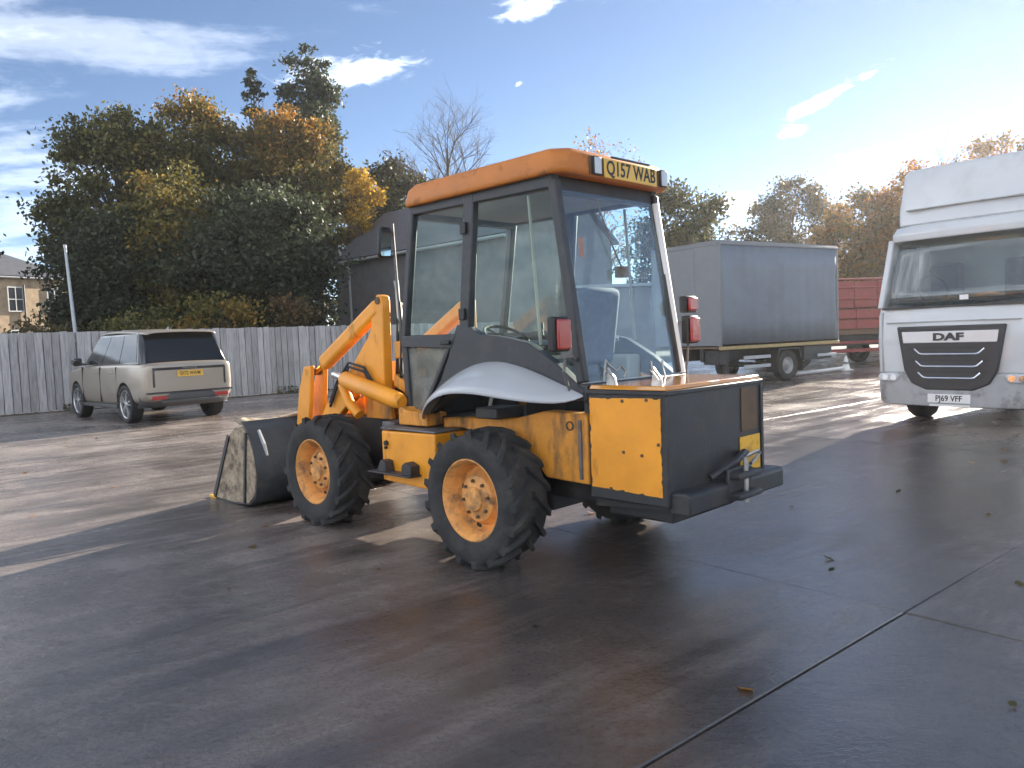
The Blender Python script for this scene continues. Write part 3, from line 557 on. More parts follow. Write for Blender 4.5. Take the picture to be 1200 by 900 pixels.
        for px, pz, ya, yb, pr_ in ((2.52, 1.25, .38, .56, .03), (2.02, 1.205, .41, .54, .042), (1.44, 1.83, .42, .52, .03), (1.47, 1.45, .42, .507, .03)): MB().cyl((px, ya*s, pz), (px, yb*s, pz), pr_).build('pivot_pin', 'rust', arm)
        MB().prism([(1.98, 1.235), (2.06, 1.235), (2.12, 1.13), (2.30, .97), (2.74, .40), (2.84, .35), (2.80, .25), (2.66, .28), (2.16, .84), (1.86, 1.04), (1.88, 1.17)], *sorted((.43*s, .508*s))).build('lift_arm', 'yellow', arm, bevel=.01)
        MB().tube([(1.86, .60*s, 1.205), (1.83, .60*s, 1.198), (1.12, .60*s, 1.045), (1.06, .60*s, 1.03)], [.05, .068, .068, .05], 16).build('lift_ram', 'yellow', arm, smooth=True, angle=35)
        for dz in (0, .035): MB().tube([(1.45, .52*s, 1.02+dz), (1.62, .55*s, 1.26+dz), (1.85, .545*s, 1.30+dz), (2.05, .54*s, 1.14+dz), (2.2, .53*s, .95+dz)], .012, 6).build('hose', 'ink', arm, smooth=True)
        MB().cyl((2.0, .60*s, 1.235), (1.84, .60*s, 1.20), .03, 12).build('lift_rod', 'chrome', arm)
        MB().prism([(1.44, .86), (1.46, 1.10), (1.76, 1.12), (1.80, .86)], *sorted((.38*s, .432*s))).build('arm_tower', 'yellow_dirty', arm, bevel=.01)
        MB().tube([(1.95, .55*s, 1.15), (1.85, .56*s, 1.0), (1.72, .55*s, .90)], .045, 10).build('ram_strut', 'yellow', arm, smooth=True)
    MB().cyl((2.10, -.43, 1.08), (2.10, .43, 1.08), .05, 12).build('cross_tube', 'yellow_dirty', R)
    MB().prism([(1.12, .86), (1.12, 1.20), (1.25, 1.28), (2.1, 1.0), (2.3, .86)], -.34, .34).build('bonnet', 'yellow_dirty', R, bevel=.03, seg=3)
    # exhaust, hoses and front mirror
    MB().tube([(1.25, .33, .98), (1.25, .36, 1.4), (1.26, .44, 1.85), (1.25, .47, 2.42)], .011, 8).build('mirror_stay', 'grey_steel', R)
    mr = MB().prism([(.50, 2.155), (.595, 2.15), (.615, 2.18), (.592, 2.375), (.57, 2.395), (.495, 2.39), (.478, 2.36)], 1.245, 1.285, 'x').build('mirror', 'ink', R, bevel=.012)
    MB().prism([(.508, 2.168), (.592, 2.163), (.600, 2.19), (.580, 2.365), (.503, 2.378), (.490, 2.35)], 1.240, 1.2435, 'x').build('mirror_glass', 'mirror', mr).rotation_euler = (0, 0, 0)
    for k, (dx, dy) in enumerate(((0, 0), (.03, .03), (.06, -.02), (-.05, .05))):
        MB().tube([(1.38+dx, .38+dy, .95), (1.30+dx, .40+dy, 1.3), (1.24+dx, .42+dy, 1.62), (1.30+dx, .38+dy, 1.80), (1.38+dx, .30, 1.70)], .011, 6).build('hydraulic_hose', 'ink', R, smooth=True)
    MB().tube([(1.30, .41, 1.20), (1.28, .43, 1.90), (1.28, .44, 1.98)], [.018, .018, .022], 8).build('pipe', 'steel', R)
    MB().box(1.20, 1.32, .30, .46, 1.36, 1.50).build('valve_block', 'yellow_dirty', R, bevel=.012)
    MB().prism([(1.12, 1.05), (1.35, 1.14), (1.34, 1.24), (1.12, 1.14)], .36, .46).build('tower_brace', 'yellow_dirty', R, bevel=.01)
    # ---- bucket
    bk = part('bucket', R, (0, 0, 0))
    prof = [(3.16, .80), (3.02, .70), (2.93, .50), (2.90, .30), (2.95, .12), (3.08, .035), (3.40, .008), (3.84, .012)]
    rows = [[(x, y, z) for x, z in prof] for y in (-.90, .90)]
    MB().grid(rows).build('shell', 'steel_black', bk, smooth=True, solid=.016)
    for s in (1, -1):
        MB().prism([(3.155, .76), (3.03, .68), (2.945, .50), (2.92, .30), (2.97, .13), (3.09, .045), (3.40, .02), (3.80, .022), (3.62, .36), (3.42, .66), (3.30, .74)], *sorted((.885*s, .906*s))).build('side_wall', 'mud', bk, bevel=.004)
        MB().bar((3.06, .71), (3.16, .04), .035, *sorted((.907*s, .922*s))).bar((3.42, .66), (3.81, .03), .05, *sorted((.907*s, .920*s))).build('wear_strip', 'steel_black', bk, bevel=.004)
        MB().tube([(3.02, .80*s, .72), (2.90, .815*s, .60), (2.86, .81*s, .50)], [.016, .020, .012], 6).build('pale_strap', 'gutter', bk)
    MB().grid([[(3.155, y, .795+.025*math.sin(y*7)), (3.20, y, .81+.025*math.sin(y*5+1)), (3.28, y, .80+.02*math.sin(y*9))] for y in np.linspace(-.9, .9, 24)]).build('spill_guard', 'mud', bk, smooth=True, solid=.03)
    MB().box(3.80, 3.94, -.91, .91, .004, .03).build('cutting_edge', 'hivis', bk, bevel=.004)
    for s in (1, -1): MB().prism([(2.92, .62), (2.80, .40), (2.78, .24), (2.92, .22)], *sorted((.44*s, .50*s))).build('bucket_lug', 'steel_black', bk, bevel=.008)
M['yellow_gloss'] = mat('wet_yellow_lid', (.62, .25, .02), .12, var=.12, scale=4, coat=1., dirt=(.4, .2, .05), dscale=5, dlo=.5, dhi=.75)
build_loader(LD)

# ================================================================== CAR
CAR = thing('parked_car', 'champagne silver estate car with dark glass parked by the timber fence', 'car', (-8.494, 17.929, 0), 2.374)
def build_car(R):
    # lower body loft: rows run around the section from sill to the top centre line
    st = [(-2.475, .80, .50, 1.13, 1.17), (-2.45, .90, .44, 1.165, 1.20), (-2.34, .965, .40, 1.18, 1.215), (-1.95, .995, .36, 1.19, 1.225), (-1.5, 1.005, .33, 1.19, 1.225), (-.8, 1.0, .30, 1.18, 1.215), (0, .995, .30, 1.17, 1.205), (.8, .995, .30, 1.15, 1.19), (1.3, 1.0, .32, 1.12, 1.19), (1.9, .985, .34, 1.07, 1.16), (2.3, .93, .36, 1.0, 1.10), (2.47, .82, .38, .90, 1.02), (2.53, .66, .45, .80, .90)]
    rows = []
    for x, hw, zb, zt, zc in st:
        half = [(.0, zb), (hw*.80, zb), (hw*.955, zb+.05), (hw*.985, zb+.18), (hw, zb+.36), (hw*.995, zt-.22), (hw*.985, zt-.06), (hw*.955, zt-.005), (hw*.82, zt+.02), (0, zc)]
        rows.append([(x, y, z) for y, z in half]+[(x, -y, z) for y, z in reversed(half[1:-1])])
    m = MB().grid(rows, True); n = len(rows[0]); m.f.append(tuple(range(n-1, -1, -1))); b = len(m.v)-n; m.f.append(tuple(range(b, b+n)))
    body = m.build('body', 'champagne', R, sub=2); bpy.context.view_layer.update(); bake(body)
    for x in (-1.5, 1.5):
        for s in (1, -1):
            c = MB().cyl((x, .62*s, .40), (x, 1.2*s, .40), .425, 40).build('cutter', 'ink', R); cut(body, c); bpy.data.objects.remove(c)
    body.data.polygons.foreach_set('use_smooth', [True]*len(body.data.polygons)); body.data.set_sharp_from_angle(angle=math.radians(35))
    MB().box(-1.95, 1.95, -.66, .66, .30, .85).build('underbody', 'ink', R)
    # greenhouse
    gb = [(-2.33, .86), (-2.20, .935), (1.00, .935), (1.38, .62)]; gt = [(-2.02, .73), (-1.96, .79), (.22, .79), (.42, .58)]
    def loop(p, z): return [(x, y, z) for x, y in p]+[(x, -y, z) for x, y in reversed(p)]
    m = MB().grid([loop(gb, 1.17), loop(gt, 1.80)], True); m.f.append(tuple(range(7, -1, -1))); m.f.append(tuple(range(8, 16)))
    m.build('pillars', 'gloss_black', R, bevel=.02)
    def pane(name, a, b, c, d, off=.008):
        a, b, c, d = map(Vector, (a, b, c, d)); nn = (b-a).cross(d-a).normalized()*off
        o = MB().raw([a+nn, b+nn, c+nn, d+nn, a, b, c, d], [(0, 1, 2, 3), (7, 6, 5, 4), (0, 4, 5, 1), (1, 5, 6, 2), (2, 6, 7, 3), (3, 7, 4, 0)]).build(name, 'darkglass', R); return o
    def sidept(t, z, s):
        u = (z-1.17)/.63; xb = -2.20+t*3.20; xt = -1.96+t*2.18; yb = .935; yt = .79
        return (xb+(xt-xb)*u, (yb+(yt-yb)*u)*s, z)
    for s in (1, -1):
        for t0, t1 in ((.02, .315), (.325, .645), (.655, .98)):
            q = [sidept(t0, 1.215, s), sidept(t1, 1.215, s), sidept(t1, 1.75, s), sidept(t0, 1.75, s)]
            pane('side_window', *(q if s < 0 else q[::-1]))
    # rear window
    q = [(-2.316, .80, 1.215), (-2.316, -.80, 1.215), (-2.052, -.70, 1.735), (-2.052, .70, 1.735)]; pane('rear_window', *q)
    pane('windscreen', (1.345, -.58, 1.21), (1.345, .58, 1.21), (.46, .47, 1.75), (.46, -.47, 1.75))
    rows = []
    for x, hw, z in ((-2.22, .70, 1.765), (-2.14, .78, 1.785), (-1.6, .815, 1.82), (-.6, .82, 1.85), (.1, .80, 1.835), (.42, .68, 1.79)):
        rows.append([(x, -hw, z-.03), (x, -hw*.97, z), (x, -hw*.8, z+.022), (x, 0, z+.035), (x, hw*.8, z+.022), (x, hw*.97, z), (x, hw, z-.03)])
    MB().grid(rows).build('roof', 'champagne', R, smooth=True, solid=.035, sub=1)
    MB().prism([(-1.6, 1.86), (-1.42, 1.865), (-1.55, 1.92), (-1.60, 1.92)], -.02, .02).build('antenna_fin', 'gloss_black', R, bevel=.008)
    # tail: black strip, side lamps, recessed panel, plate, bumper
    MB().box(-2.487, -2.42, -.74, .74, 1.045, 1.095).build('tailgate_strip', 'gloss_black', R, bevel=.008)
    text('tailgate_letters', 'R A N G E   R O V E R', .032, 'silver', R, (0, -1, 0), (0, 0, 1), (-2.4885, 0, 1.07), .0008)
    for s in (1, -1): MB().hexa([(-2.482, *sorted((.725*s, .765*s))[:1], .72), (-2.36, sorted((.725*s, .765*s))[0], .72), (-2.36, sorted((.725*s, .765*s))[1], .72), (-2.482, sorted((.725*s, .765*s))[1], .72), (-2.484, sorted((.725*s, .765*s))[0], 1.095), (-2.36, sorted((.725*s, .765*s))[0], 1.095), (-2.36, sorted((.725*s, .765*s))[1], 1.095), (-2.484, sorted((.725*s, .765*s))[1], 1.095)]).build('tail_lamp', 'gloss_black', R, bevel=.008)
    p = MB().box(-2.497, -2.478, -.27, .27, .905, 1.022).build('number_plate', 'plate_y', R, bevel=.003); text('plate_text', 'SX72 WWM', .098, 'ink', p, (0, -1, 0), (0, 0, 1), (-2.498, 0, .963), .001, .82, .002)
    MB().prism([(-2.495, .585), (-2.50, .60), (-2.47, .625), (-2.30, .625), (-2.30, .585)], -.90, .90).build('bumper_strip', 'gloss_black', R, bevel=.008)
    rows = []
    for y in np.linspace(-.95, .95, 15):
        e = abs(y/.95)**4*.30; rows.append([(-2.20+e*.3, y, .32), (-2.36+e, y, .34), (-2.47+e, y, .42), (-2.50+e, y, .50), (-2.47+e, y, .60), (-2.3+e*.4, y, .62)])
    m = MB().grid(rows); m.build('lower_bumper', 'cargrey', R, smooth=True, solid=.02)
    MB().box(-2.512, -2.49, -.62, .62, .40, .455).build('bumper_blade', 'cargrey', R, bevel=.01)
    for s in (1, -1): MB().box(-2.490, -2.42, *sorted((.50*s, .80*s)), .475, .545).build('rear_reflector', 'red', R, bevel=.01)
    for s in (1, -1):
        mi = MB().prism([(.88, 1.16), (.84, 1.30), (.90, 1.34), (1.06, 1.30), (1.06, 1.18)], *sorted((1.02*s, 1.20*s))).build('wing_mirror', 'gloss_black', R, bevel=.03, seg=3); MB().cyl((.95, .9*s, 1.19), (.97, 1.05*s, 1.20), .025, 8).build('mirror_stalk', 'gloss_black', mi)
        for x in (-.05, -.95): MB().box(x, x+.22, *sorted((.990*s, 1.008*s)), 1.0, 1.022).build('door_handle', 'champagne', R, bevel=.006)
        for x in (1.02, -.12, -1.10): MB().bar((x, .40), (x-.02, 1.13), .012, *sorted((.96*s, .9995*s))).build('door_seam', 'ink', R)
        MB().box(-1.05, 1.05, *sorted((.93*s, 1.0*s)), .285, .36).build('sill', 'cargrey', R, bevel=.012)
    tm = None
    for x in (-1.5, 1.5):
        for s in (1, -1):
            wh = part('wheel', R, (x, .865*s, .385), (0, random.uniform(0, 1), 0 if s > 0 else pi))
            if tm is None:
                o = MB().lathe([(.275, .10), (.30, .125), (.35, .13), (.378, .115), (.385, .08), (.385, -.08), (.378, -.115), (.35, -.13), (.28, -.12), (.27, 0), (.275, .10)], n=40).build('tyre', 'rubber_clean', wh, smooth=True); tm = o.data
                m = MB().lathe([(.27, -.10), (.262, .05), (.268, .105), (.282, .118), (.288, .11)], n=40).lathe([(.06, .06), (.06, .10), (.05, .112), (0, .115)], n=20)
                for k in range(10):
                    a = 2*pi*k/10+(.13 if k % 2 else -.13); ca, sa = math.cos(a), math.sin(a)
                    m.hexa([(r*ca-w*sa, y, r*sa+w*ca) for y in (.06, .105) for r, w in ((.04, -.016), (.272, -.013), (.272, .013), (.04, .016))])
                o = m.build('rim', 'silver', wh, smooth=True, angle=30); rmm = o.data
                o = MB().lathe([(.265, .02), (0, .02)], n=32).build('brake_disc', 'ink', wh); dd = o.data
            else:
                for nm, d in (('tyre', tm), ('rim', rmm), ('brake_disc', dd)):
                    o = bpy.data.objects.new(nm, d); COL.objects.link(o); o.parent = wh
build_car(CAR); CAR.scale = (1.0, 1.0, 1.045)

# ================================================================== WHITE LORRY
TK = thing('delivery_truck', 'white lorry facing the camera with a grey bumper and a roof fairing', 'truck', (6.015, 10.628, 0), -2.463)
def truck_wheel(R, x, y, rr, wd, flip, shared):
    wh = part('wheel', R, (x, y, rr), (0, random.uniform(0, 2), pi if flip else 0))
    if not shared:
        shared['t'] = MB().lathe([(rr*.56, wd*.36), (rr*.62, wd*.48), (rr*.82, wd*.5), (rr*.96, wd*.44), (rr, wd*.36), (rr, -wd*.36), (rr*.96, -wd*.44), (rr*.8, -wd*.5), (rr*.56, -wd*.4), (rr*.55, 0), (rr*.56, wd*.36)], n=36).build('tyre', 'rubber', wh, smooth=True).data
        shared['r'] = MB().lathe([(rr*.55, -wd*.3), (rr*.54, wd*.2), (rr*.57, wd*.38), (rr*.60, wd*.40), (rr*.56, wd*.34), (rr*.47, wd*.1), (rr*.40, wd*.06), (rr*.3, wd*.2), (rr*.24, wd*.3), (rr*.12, wd*.42), (0, wd*.43)], n=32).build('rim', 'tgrey', wh, smooth=True, angle=30).data
    else:
        for nm, k in (('tyre', 't'), ('rim', 'r')):
            o = bpy.data.objects.new(nm, shared[k]); COL.objects.link(o); o.parent = wh
def build_truck(R):
    cab = part('cab', R, (0, 0, 0))
    def ring(z, xf, hw, c, xb=-1.75): return [(xb, -hw, z), (xf-c*1.3, -hw, z), (xf-c*.35, -hw+c*.45, z), (xf, -hw+c*1.5, z), (xf+.03, 0, z), (xf, hw-c*1.5, z), (xf-c*.35, hw-c*.45, z), (xf-c*1.3, hw, z), (xb, hw, z)]
    rows = [ring(.76, -.04, 1.06, .13), ring(1.2, -.02, 1.065, .13), ring(1.58, -.03, 1.06, .13), ring(1.70, -.06, 1.05, .14)]
    m = MB().grid(rows, True); m.f.append(tuple(range(8, -1, -1))); b = len(m.v); m.f.append(tuple(range(b-9, b))); m.build('lower_cab', 'twhite', cab, bevel=.02, angle=30)
    # upper: pillars and rear wall as a shell behind the glass
    def post(p, q, r): return MB().tube([p, q], r, 8)
    for s in (1, -1):
        MB().hexa([(-.24, *sorted((.985*s, 1.05*s))[:1], 1.70), (-.12, sorted((.985*s, 1.05*s))[0], 1.70), (-.16, sorted((.985*s, 1.05*s))[1], 1.70), (-.30, sorted((.985*s, 1.05*s))[1], 1.70), (-.50, sorted((.93*s, .995*s))[0], 2.70), (-.38, sorted((.93*s, .995*s))[0], 2.70), (-.42, sorted((.93*s, .995*s))[1], 2.70), (-.56, sorted((.93*s, .995*s))[1], 2.70)]).build('a_pillar', 'twhite', cab, bevel=.015)
        MB().prism([(-1.75, 1.70), (-1.75, 2.72), (-1.25, 2.72), (-1.2, 1.70)], *sorted((.97*s, 1.03*s))).build('rear_quarter', 'twhite', cab, bevel=.01)
        MB().raw([(-.30, 1.02*s, 1.70), (-1.2, 1.02*s, 1.70), (-1.25, .98*s, 2.66), (-.52, .965*s, 2.66)], [(0, 1, 2, 3)]).build('side_window', 'truckglass', cab, solid=.006)
        MB().prism([(-.075, .77), (-.075, 1.63), (-.04, 1.63), (-.04, .77)], *sorted((.93*s, .95*s))).build('corner_seam', 'tgrey', cab)
        MB().box(-.11, -.085, *sorted((.985*s, 1.025*s)), 1.05, 1.45).build('air_slot', 'grille', cab, bevel=.008)
    MB().box(-1.78, -1.70, -1.03, 1.03, 1.70, 2.72).build('rear_wall', 'twhite', cab, bevel=.01)
    for s in (1, -1): MB().grid([[(x, (.955+.012*math.sin(x*60))*s-(.05*s if z > 2 else 0), z) for x in np.linspace(-.50, -1.22, 30)] for z in (1.72, 2.64)]).build('cab_sun_blocker', 'curtain', cab, smooth=True, solid=.006)  # added unseen sheets inside the side windows, blocking a strip of sun
    rows = [[(-.10+.03*(1-(y/1.0)**2)-.06*abs(y)**4-(.31*t), y*(1-.06*t), 1.695+.985*t) for y in np.linspace(-.99, .99, 13)] for t in (0, .25, .5, .75, 1)]
    MB().grid(rows).build('windscreen', 'truckglass', cab, smooth=True, solid=.006)
    MB().box(-.9, -.25, -.95, .95, 1.62, 1.80).build('dashboard', 'cabgrey', cab, bevel=.04)
    for y in (-.55, .5): MB().box(-1.35, -1.2, y-.25, y+.25, 1.5, 2.35).build('seat', 'seat', cab, bevel=.06)
    sw = MB().tube([(-.72+.1*math.cos(a), -(.52+.21*math.sin(a)), 1.95+.2*math.cos(a)) for a in [2*pi*k/20 for k in range(21)]], .014, 6, False); sw.build('steering_wheel', 'ink', cab)
    for y in (-.62, .12): MB().tube([(-.06, y, 1.69), (-.15, y+.62, 1.78)], .010, 6).build('wiper', 'ink', cab)
    MB().box(-.075, -.068, .10, .21, 1.765, 1.83).build('windscreen_paper', 'plate_w', cab)
    MB().box(-.05, .012, -.86, .86, 1.475, 1.487).build('panel_gap', 'tgrey', cab)
    MB().box(-.08, .0, -.93, .93, 1.672, 1.70).build('cowl_strip', 'grille', cab, bevel=.006)
    # roof, visor line and fairing
    rows = [ring(2.66, -.34, 1.0, .16), ring(2.76, -.33, 1.01, .16), ring(2.86, -.40, .99, .18), ring(2.93, -.62, .94, .2)]
    m = MB().grid(rows, True); m.f.append(tuple(range(8, -1, -1))); b = len(m.v); m.f.append(tuple(range(b-9, b))); m.build('roof', 'twhite', cab, bevel=.015, angle=30)
    fa = part('roof_fairing', R, (0, 0, 0))
    rows = [ring(2.90, -.52, .94, .08), ring(3.0, -.54, .955, .08), ring(3.14, -.58, .965, .08), ring(3.70, -.86, 1.02, .10), ring(3.77, -.93, 1.0, .10)]
    m = MB().grid(rows, True); m.f.append(tuple(range(8, -1, -1))); b = len(m.v); m.f.append(tuple(range(b-9, b))); m.build('fairing_shell', 'twhite', fa, bevel=.02, angle=30)
    MB().prism([(-.62, 3.115), (-.62, 3.13), (-.50, 3.13), (-.50, 3.115)], -.80, .80).build('fairing_seam', 'tgrey', fa)
    # front panel: grille with badge bar, chrome bars, bumper, lamps, plate
    gr = MB().prism([(-.70, 1.42), (.70, 1.42), (.60, .80), (.50, .62), (.30, .53), (-.30, .53), (-.50, .62), (-.60, .80)], -.02, .045, 'x').build('grille', 'grille', R, bevel=.02)
    MB().prism([(-.62, 1.345), (.62, 1.345), (.60, 1.185), (-.60, 1.185)], .045, .062, 'x').build('badge_bar', 'silver_bar', gr, bevel=.012)
    text('badge', 'DAF', .135, 'grille', gr, (0, 1, 0), (0, 0, 1), (.064, 0, 1.262), .004, 1.55, .007)
    for z, hw in ((1.03, .40), (.86, .38), (.70, .35)):
        MB().tube([(.052, -hw-.05, z+.075), (.055, -hw+.02, z+.01), (.056, -hw+.07, z), (.056, hw-.07, z), (.055, hw-.02, z+.01), (.052, hw+.05, z+.075)], .014, 6).build('grille_bar', 'chrome', gr, smooth=True)
        MB().box(.046, .05, -hw-.12, hw+.12, z+.075, z+.095).build('grille_slat', 'black', gr)
    def bring(z, xf, hw): return [(-.9, -hw, z), (-.28, -hw, z), (-.10, -hw+.05, z), (-.02, -hw+.22, z), (.03, -.3, z), (.03, .3, z), (-.02, hw-.22, z), (-.10, hw-.05, z), (-.28, hw, z), (-.9, hw, z)]
    rows = [bring(.30, 0, 1.0), bring(.36, 0, 1.05), bring(.60, 0, 1.07), bring(.765, 0, 1.06)]
    m = MB().grid(rows, True); m.f.append(tuple(range(9, -1, -1))); b = len(m.v); m.f.append(tuple(range(b-10, b))); m.build('bumper', 'tgrey', R, bevel=.02, angle=30)
    for s in (1, -1):
        hl = MB().prism([(.66*s, .73), (.72*s, .765), (.96*s, .755), (1.0*s, .70), (.95*s, .64), (.72*s, .635)], -.10, .012, 'x').build('headlamp', 'headlamp', R, bevel=.02)
        for y in (.76, .88): MB().cyl((.012, y*s, .70), (.018, y*s, .70), .042, 16).build('reflector_bowl', 'chrome', hl)
    p = MB().box(.032, .052, -.275, .275, .355, .475).build('number_plate', 'plate_w', R, bevel=.003); text('plate_text', 'PJ69 VFF', .112, 'ink', p, (0, 1, 0), (0, 0, 1), (.053, 0, .415), .001, .86, .002)
    MB().box(.0, .04, -.26, .26, .305, .335).build('plate_step', 'whiteplastic', R, bevel=.004)
    # chassis and cargo body
    MB().box(-6.6, -.6, -.42, .42, .55, .85).build('chassis', 'black', R)
    MB().box(-7.1, -1.95, -1.22, 1.22, .98, 3.74).build('cargo_body', 'twhite', R, bevel=.02)
    MB().box(-7.1, -1.95, -1.20, 1.20, .88, .975).build('body_rail', 'tgrey', R)
    sh = {}
    for x in (-1.25, -5.0):
        for s in (1, -1): truck_wheel(R, x, .88*s, .43, .26, s < 0, sh)
    for s in (1, -1): MB().prism([(-1.78, .55), (-1.78, .98), (-.72, .98), (-.72, .75), (-.86, .90), (-1.6, .90), (-1.72, .7)], *sorted((.74*s, 1.05*s))).build('wheel_arch', 'tgrey', R, bevel=.01)
    for s in (1, -1):
        mi = MB().box(-.30, -.18, *sorted((1.18*s, 1.40*s)), 2.05, 2.50).build('mirror', 'ink', R, bevel=.03) if s > 0 else None
        if mi: MB().tube([(-.28, 1.0, 2.55), (-.24, 1.28, 2.54)], .016, 6).build('mirror_arm', 'ink', mi)
M['silver_bar'] = mat('silver_badge_bar', (.62, .62, .62), .35, metal=.2, var=.05)
build_truck(TK)

# ================================================================== GREY TRAILER
TR_ = thing('box_trailer', 'blue grey curtain sided box trailer parked behind the loader', 'trailer', (5.375, 19.854, 0), .565)
def build_trailer(R):
    L, Wd, z0, z1 = 4.9, 2.5, 1.03, 3.72
    rows = []
    xs = np.linspace(.07, L-.07, 41)
    rows = [[(x, .012+.007*math.sin(x*17)+.004*math.sin(x*41), z) for x in xs] for z in np.linspace(z0+.05, z1-.07, 5)]
    MB().grid(rows).build('curtain', 'curtain', R, smooth=True, solid=.006)
    MB().box(0, L, Wd-.03, Wd, z0, z1).build('far_curtain', 'curtain', R)
    MB().box(0, L, 0.02, Wd, z1-.02, z1+.03).build('roof_panel', 'panel_grey', R)
    for x in (0, L-.06):
        for y in (0, Wd-.08): MB().box(x, x+.06, y, y+.08, z0, z1-.02).build('corner_post', 'panel_grey', R, bevel=.008)
    MB().box(.0, L, -.012, .07, z1-.08, z1-.022).build('top_rail', 'panel_grey', R, bevel=.006)
    for k in range(3): MB().box(.012, .03, .085+k*.78, .085+k*.78+.775, z0+.02, z1-.085).build('end_panel', 'panel_grey', R, bevel=.006)
    MB().box(.0, .05, .0, Wd, z1-.08, z1-.023).build('end_header', 'panel_grey', R)
    MB().box(L-.03, L-.01, .08, Wd-.08, z0, z1-.03).build('end_wall', 'panel_grey', R)
    MB().box(0, L, -.02, .06, z0-.09, z0).build('side_rail', 'tanrail', R, bevel=.01)
    MB().box(.05, L, .06, Wd-.02, z0-.06, z0-.01).build('deck', 'rust', R)
    for y in (.7, 1.7): MB().box(.1, L, y, y+.12, .62, .96).build('chassis_beam', 'black', R)
    sh = {}
    for x in (2.75,):
        for y, fl in ((.20, True), (2.28, False)): truck_wheel(R, x, y, .42, .26, fl, sh)
    for x in (2.75,): MB().cyl((x, .3, .42), (x, 2.2, .42), .07).build('axle', 'black', R)
    for x in (.55,):
        for y in (.35, 2.1): MB().box(x, x+.12, y, y+.12, .05, .95).box(x-.08, x+.2, y-.06, y+.18, .02, .06).build('landing_leg', 'black', R, bevel=.01)
    for z in (.42, .66): MB().box(.9, 1.95, .02, .05, z, z+.09).build('side_guard', 'galv', R, bevel=.006)
    for x in (2.18, 3.32): MB().box(x, x+.015, .05, .38, .25, .85).build('mud_flap', 'ink', R)
    for y in (.04, 2.3): MB().prism([(2.22, .60), (2.30, .90), (3.20, .90), (3.28, .60), (3.22, .60), (3.14, .86), (2.36, .86), (2.28, .60)], y, y+.28).build('mudguard', 'black', R)
    MB().box(3.45, 4.7, .10, 2.4, .52, .92).build('pallet_box', 'black', R, bevel=.02)
    MB().box(.15, .5, .2, .75, .55, .92).build('tool_box', 'black', R, bevel=.015)
    MB().box(3.95, 4.8, .02, .05, .60, .68).build('side_guard', 'galv', R, bevel=.006)
build_trailer(TR_)

# ================================================================== RED LORRY beyond
RL = thing('red_flatbed_truck', 'faded red flatbed lorry seen between the grey trailer and the white truck', 'truck', (9.2, 26.6, 0), .25)
def build_red(R):
    for z0, z1 in ((1.30, 1.62), (1.66, 1.98)): MB().box(0, 6.2, 0, .05, z0, z1).build('dropside', 'redpaint', R, bevel=.01)
    for x in (0., 1.55, 3.1, 4.65, 6.15): MB().box(x, x+.06, -.02, .06, 1.15, 2.05).build('stake', 'redpaint', R, bevel=.008)
    MB().box(-.02, 6.25, -.02, 2.4, 1.10, 1.28).build('deck', 'rust', R, bevel=.01)
    MB().box(0, 6.2, 2.35, 2.4, 1.3, 1.98).build('dropside', 'redpaint', R)
    hb = part('headboard', R, (0, 0, 0))
    for z in (2.35, 2.75, 3.05): MB().cyl((.1, .1, z), (6.1, .1, z), .035, 8).build('rail', 'redpaint', hb)
    for x in (.1, 2.1, 4.1, 6.1): MB().cyl((x, .1, 1.9), (x, .1, 3.07), .03, 8).build('upright', 'redpaint', hb)
    MB().box(.1, 6.0, .3, 2.1, 1.3, 2.3).build('load', 'rust', R, bevel=.05)
    for k in range(4): MB().box(.15+k*1.5, 1.6+k*1.5, .14, .18, 2.05, 2.98).build('side_board', 'redpaint', R, bevel=.01)
    MB().box(0, 6.2, .5, 1.9, .7, 1.08).build('chassis', 'black', R)
    MB().box(.2, 5.9, .02, .06, .48, .60).build('side_guard', 'redpaint', R, bevel=.01)
    MB().box(.2, 5.9, .02, .06, .78, .88).build('side_guard', 'redpaint', R, bevel=.01)
    sh = {}
    for x in (.9, 4.9):
        for y, fl in ((.2, True), (2.2, False)): truck_wheel(R, x, y, .46, .28, fl, sh)
build_red(RL)
cn = thing('marker_cone', 'small white cone on the ground beside the grey trailer', 'cone', (10.75, 24.9, 0))
MB().box(-.17, .17, -.17, .17, 0, .04).build('base', 'whiteplastic', cn, bevel=.01)
MB().tube([(0, 0, .04), (0, 0, .12), (0, 0, .46)], [.13, .11, .03], 16).build('body', 'whiteplastic', cn, smooth=True)
MB().tube([(0, 0, .20), (0, 0, .28)], [.098, .082], 16).build('sleeve', 'panel_grey', cn)
pb = MB().tube([(8.3, 22.6, .10), (9.6, 23.7, .10), (10.5, 24.45, .11)], .05, 8).build('white_pole', 'whiteplastic', None, smooth=True); tag(pb, 'long white pole lying on the yard beside the trailer wheels', 'pole')

